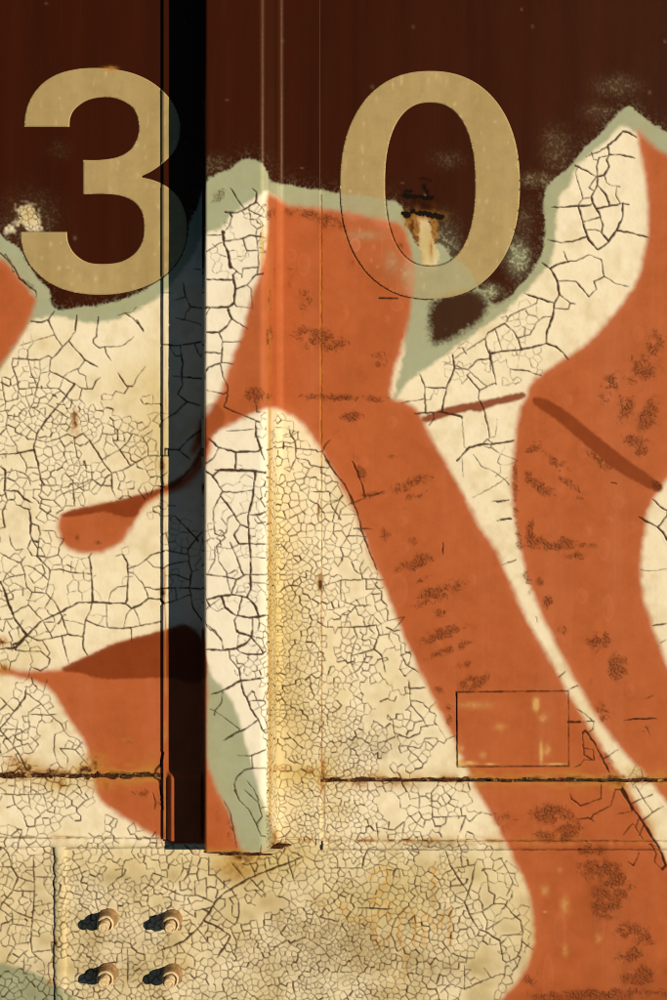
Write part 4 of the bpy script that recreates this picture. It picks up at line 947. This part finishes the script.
NX, NH = -th / ln, tx / ln                     # outward normal across the post
vb_front = 852.0
zc_end = (vb_front - 500) * (DIST - HP) / DIST   # lower end of the post, mm below the axis
rows = axis(VT - 500, zc_end, 130 - 500, 1e9, -514)
Xg = np.repeat(PX[None], len(rows), 0); Hg = np.repeat(PH[None], len(rows), 0); Zg = np.repeat(rows[:, None], len(PX), 1)
scl = DIST / (DIST - Hg)
Ug = 333.5 + Xg * scl; Vg = 500 + Zg * scl
left_flank = (np.arange(len(PX)) < np.argmax(PH > HP - 1)) & (PH > 5)
Ug = np.where(left_flank[None], 204 - (HP - Hg) * .8, Ug)
S = Sampler(Ug.ravel(), Vg.ravel())
right_flank = (np.arange(len(PX)) > len(PX) - 1 - np.argmax(PH[::-1] > HP - 1)) & (PH > 7) & (PH < HP - 3)
U2 = np.where(right_flank[None], 277 + (Hg - 7) * .9, Ug)
S2 = Sampler(U2.ravel(), Vg.ravel())
rl = (S2('relief') + .5 * S('sag')).reshape(Xg.shape)
foot = 7.0 * sstep(768, 778, Vg) * sstep(166, 173, Ug) * (1 - sstep(200, 206, Ug)) * (Hg < 12)
edge_low = np.zeros_like(rl); 
co = np.stack([(Xg + NX[None] * rl).ravel() / 1000, -(Hg + NH[None] * rl + foot).ravel() / 1000, Z0 - Zg.ravel() / 1000], 1)
nr, nc = Xg.shape
me = grid_mesh('side_post', co, nr, nc)
fill_attributes(me, lambda k: (S2 if k in ('crack', 'grime') else S)(k))
post_o = link('side_post', me, M_PAINT, car); post_o['label'] = 'raised hat-section post in brown, cream, orange and sage green'
# closed foot of the post
bm = bmesh.new()
ring = [bm.verts.new(Vector(co[(nr - 1) * nc + j]) + Vector((0, 0, -.0002))) for j in range(0, nc, 3)]
back = [bm.verts.new((v.co.x, .003, v.co.z)) for v in ring]
for i in range(len(ring) - 1): bm.faces.new((ring[i], back[i], back[i + 1], ring[i + 1]))
me = bpy.data.meshes.new('post_foot'); bm.to_mesh(me); bm.free()
link('foot_closure', me, M_RUST, post_o)

# ---- rust scale along the open seams
def scale_run(name, u0, u1, v, h, r0, r1, label, seedn, dv=1.0):
    r = random.Random(seedn); bm = bmesh.new()
    u = u0
    while u < u1:
        L = r.uniform(4, 15); rr = r.uniform(r0, r1) * (1.35 if r.random() < .15 else 1)
        x, y, z = place(u + L / 2, v + r.uniform(-dv, dv), h)
        mat = bmesh.ops.create_icosphere(bm, subdivisions=2, radius=1)
        for q in mat['verts']:
            n = 1 + r.uniform(-.42, .30)
            q.co = Vector((x + q.co.x * L * .62 / 1000 * n, y + q.co.y * rr * 1.0 / 1000 * n, z + q.co.z * rr / 1000 * n))
        u += L * r.uniform(.3, .8)
    me = bpy.data.meshes.new(name); bm.to_mesh(me); bm.free()
    o = link(name, me, M_RUST, car); o['label'] = label; o['kind'] = 'stuff'
    return o
scale_run('rust_scale', -60, 160, 775.3, -.2, 1.4, 2.9, 'flaking rust in the left seam', 21, 1.6)
scale_run('rust_scale', 322, 740, 779.5, -.2, .9, 2.0, 'flaking rust in the right seam', 22, 1.2)
scale_run('rust_scale', 206, 266, 853, 1, .7, 1.8, 'crumbled rust under the post', 23, 1.6)
scale_run('rust_scale', 272, 287, 845.5, 2, 1.2, 2.4, 'black rusted notch beside the post foot', 24)

# ---- painted-over card on the right sheet
sheet('card_plate', 457.2, 567.6, 692.6, 765.6, .75, car, thick=1.2, label='thin rectangular plate painted over in orange')

# ---- number figures
def figure(name, outer, holes, label, over, spacing=1.5):
    vs = []; es = []
    def add_loop(c):
        c = [tuple(p) for p in c]
        cl = [c[0]]
        for p in c[1:]:
            n = max(1, int(math.hypot(p[0] - cl[-1][0], p[1] - cl[-1][1]) / 2.0)); a = cl[-1]
            for k in range(1, n + 1): cl.append((a[0] + (p[0] - a[0]) * k / n, a[1] + (p[1] - a[1]) * k / n))
        a, p = cl[-1], cl[0]
        n = max(1, int(math.hypot(p[0] - a[0], p[1] - a[1]) / 2.0))
        for k in range(1, n): cl.append((a[0] + (p[0] - a[0]) * k / n, a[1] + (p[1] - a[1]) * k / n))
        cl = [q for i, q in enumerate(cl) if math.hypot(q[0] - cl[i - 1][0], q[1] - cl[i - 1][1]) > .05]
        b = len(vs); vs.extend(cl); es.extend([(b + i, b + (i + 1) % len(cl)) for i in range(len(cl))])
        return cl
    loops = [add_loop(outer)] + [add_loop(h_) for h_ in holes]
    P = np.array(outer); u0, v0 = P.min(0); u1, v1 = P.max(0)
    gu = list(np.arange(u0, u1, spacing)); gu = sorted([g for g in gu if abs(g - 162.8) > 1.0] + ([162.3, 163.2] if u0 < 160 < u1 else []))
    X, Y = np.meshgrid(gu, np.arange(v0, v1, spacing)); q = np.stack([X.ravel(), Y.ravel()], 1)
    ins = np.zeros(len(q), bool); dmin = np.full(len(q), 1e9)
    for lp in loops:
        A = np.array(lp); B = np.roll(A, -1, 0)
        for (ax, ay), (bx, by) in zip(A, B):
            if ay != by: ins ^= ((ay > q[:, 1]) != (by > q[:, 1])) & (q[:, 0] < (bx - ax) * (q[:, 1] - ay) / (by - ay) + ax)
            dmin = np.minimum(dmin, np.hypot(q[:, 0] - ax, q[:, 1] - ay))
    q = q[ins & (dmin > 1.1)]
    vs = vs + [tuple(p) for p in q]
    V, E, F = delaunay_2d_cdt([Vector(p) for p in vs], es, [], 0, 1e-6)[:3]
    A = np.array([(p.x, p.y) for p in V])
    keep = []
    cen = np.array([A[list(f)].mean(0) for f in F]); ins = np.zeros(len(F), bool)
    for lp in loops:
        a_ = np.array(lp); b_ = np.roll(a_, -1, 0)
        for (ax, ay), (bx, by) in zip(a_, b_):
            if ay != by: ins ^= ((ay > cen[:, 1]) != (by > cen[:, 1])) & (cen[:, 0] < (bx - ax) * (cen[:, 1] - ay) / (by - ay) + ax)
    faces = [tuple(f) for f, i in zip(F, ins) if i]
    S = Sampler(A[:, 0], A[:, 1])
    base = np.where((A[:, 0] > 162.8) & (A[:, 0] < 320), 4.0, 0.0)
    lift = base + .11 + S('sag') * np.where(base > 1, .5, 1) + np.clip(S('relief'), 0, .5)
    k = (DIST - base) / DIST / 1000
    top = np.stack([(A[:, 0] - 333.5) * k, -lift / 1000, Z0 + (500 - A[:, 1]) * k], 1)
    # edge faces give the film its thickness
    cnt = {}
    for f in faces:
        for i in range(3): cnt[(f[i], f[(i + 1) % 3])] = 1
    border = [e for e in cnt if (e[1], e[0]) not in cnt]
    bmap = {}; extra = []; src = []
    for e in border:
        for i in e:
            if i not in bmap: bmap[i] = len(A) + len(extra); extra.append((top[i][0], top[i][1] + .00016, top[i][2])); src.append(i)
    # faces that look towards the camera
    f0 = faces[0]; n0 = (Vector(top[f0[1]]) - Vector(top[f0[0]])).cross(Vector(top[f0[2]]) - Vector(top[f0[0]]))
    if n0.y > 0: faces = [f[::-1] for f in faces]; border = [(b, a) for a, b in border]
    allf = faces + [(e[1], e[0], bmap[e[0]], bmap[e[1]]) for e in border]
    me = bpy.data.meshes.new(name); me.from_pydata([tuple(p) for p in top] + extra, [], allf); me.update(); me.shade_smooth()
    A2 = np.vstack([A, A[src]])
    fill_attributes(me, Sampler(A2[:, 0], A2[:, 1]), over)
    o = link(name, me, M_FIGURE, car); o['label'] = label
    return o
figure('numeral', three, [], 'tan figure three painted across the sheet and post flange', lambda c, g, o, r: (c * .12, g * .16, o * .3, r * 0))
figure('numeral', zero_out, [zero_in], 'tan nought with its lower left under orange spray', lambda c, g, o, r: (c * .10 * (1 - o), g * .62, o * .96, r))

# ---- four lock bolts on the sill plate
def lathe(name, prof, mat, parent, seg=28, wob=.0, seedn=0):
    r = random.Random(seedn); bm = bmesh.new(); prev = None
    ph = r.uniform(0, 6)
    for rad, h in prof:
        ring = []
        for i in range(seg):
            a = 2 * math.pi * i / seg
            rr = rad * (1 + wob * math.sin(3 * a + ph) + wob * .6 * math.sin(7 * a + 2 * ph))
            ring.append(bm.verts.new((rr * math.cos(a) / 1000, -h / 1000, rr * math.sin(a) / 1000)))
        if prev:
            for i in range(seg): bm.faces.new((prev[i], prev[(i + 1) % seg], ring[(i + 1) % seg], ring[i]))
        prev = ring
    bm.faces.new(prev)
    bmesh.ops.recalc_face_normals(bm, faces=bm.faces)
    me = bpy.data.meshes.new(name); bm.to_mesh(me); bm.free(); me.shade_smooth(); me.set_sharp_from_angle(angle=math.radians(28))
    o = link(name, me, mat, parent)
    return o
for i, (u, v, where) in enumerate([(108.5, 918.5, 'upper left'), (172.5, 919.5, 'upper right'), (108, 973, 'lower left'), (172.5, 973.5, 'lower right')]):
    r = random.Random(40 + i)
    s = r.uniform(.97, 1.03)
    col_ = lathe('bolt', [(10.0, -1.5), (10.0 * s, .6), (9.6 * s, 1.6), (8.9, 2.4), (8.5, 3.4), (8.3, 9), (7.9, 13), (7.8, 14.5), (7.5, 15.8), (6.9, 16.6), (6.2, 12.4), (4.0, 12.2)], M_BOLT_SHADE, car, wob=.012, seedn=i)
    x, y, z = place(u, v, 0); col_.location = (x, -.0004, z); col_.rotation_euler = (r.uniform(-.02, .02), r.uniform(0, 6), r.uniform(-.02, .02))
    col_['label'] = 'lock bolt collar, %s of the four' % where
    lathe('collar_ring', [(7.4, 14.6), (8.2, 15.0), (8.35, 16.0), (8.2, 17.2), (7.5, 17.9), (6.9, 18.0), (6.5, 17.4), (6.3, 13.5)], M_BOLT, col_, wob=.015, seedn=i + 9)
    hp = 27 + r.uniform(-1, 1)
    lathe('pin', [(4.9, 11), (4.9, 20), (4.2, 20.6), (4.2, 21.8), (5.2, 22.4), (5.2, 25), (5.0, hp - .8), (4.5, hp), (3.6, hp + .2), (3.3, hp - .5), (2.6, hp - .3), (1.2, hp - .2)], M_BOLT, col_, wob=.02, seedn=i + 20)
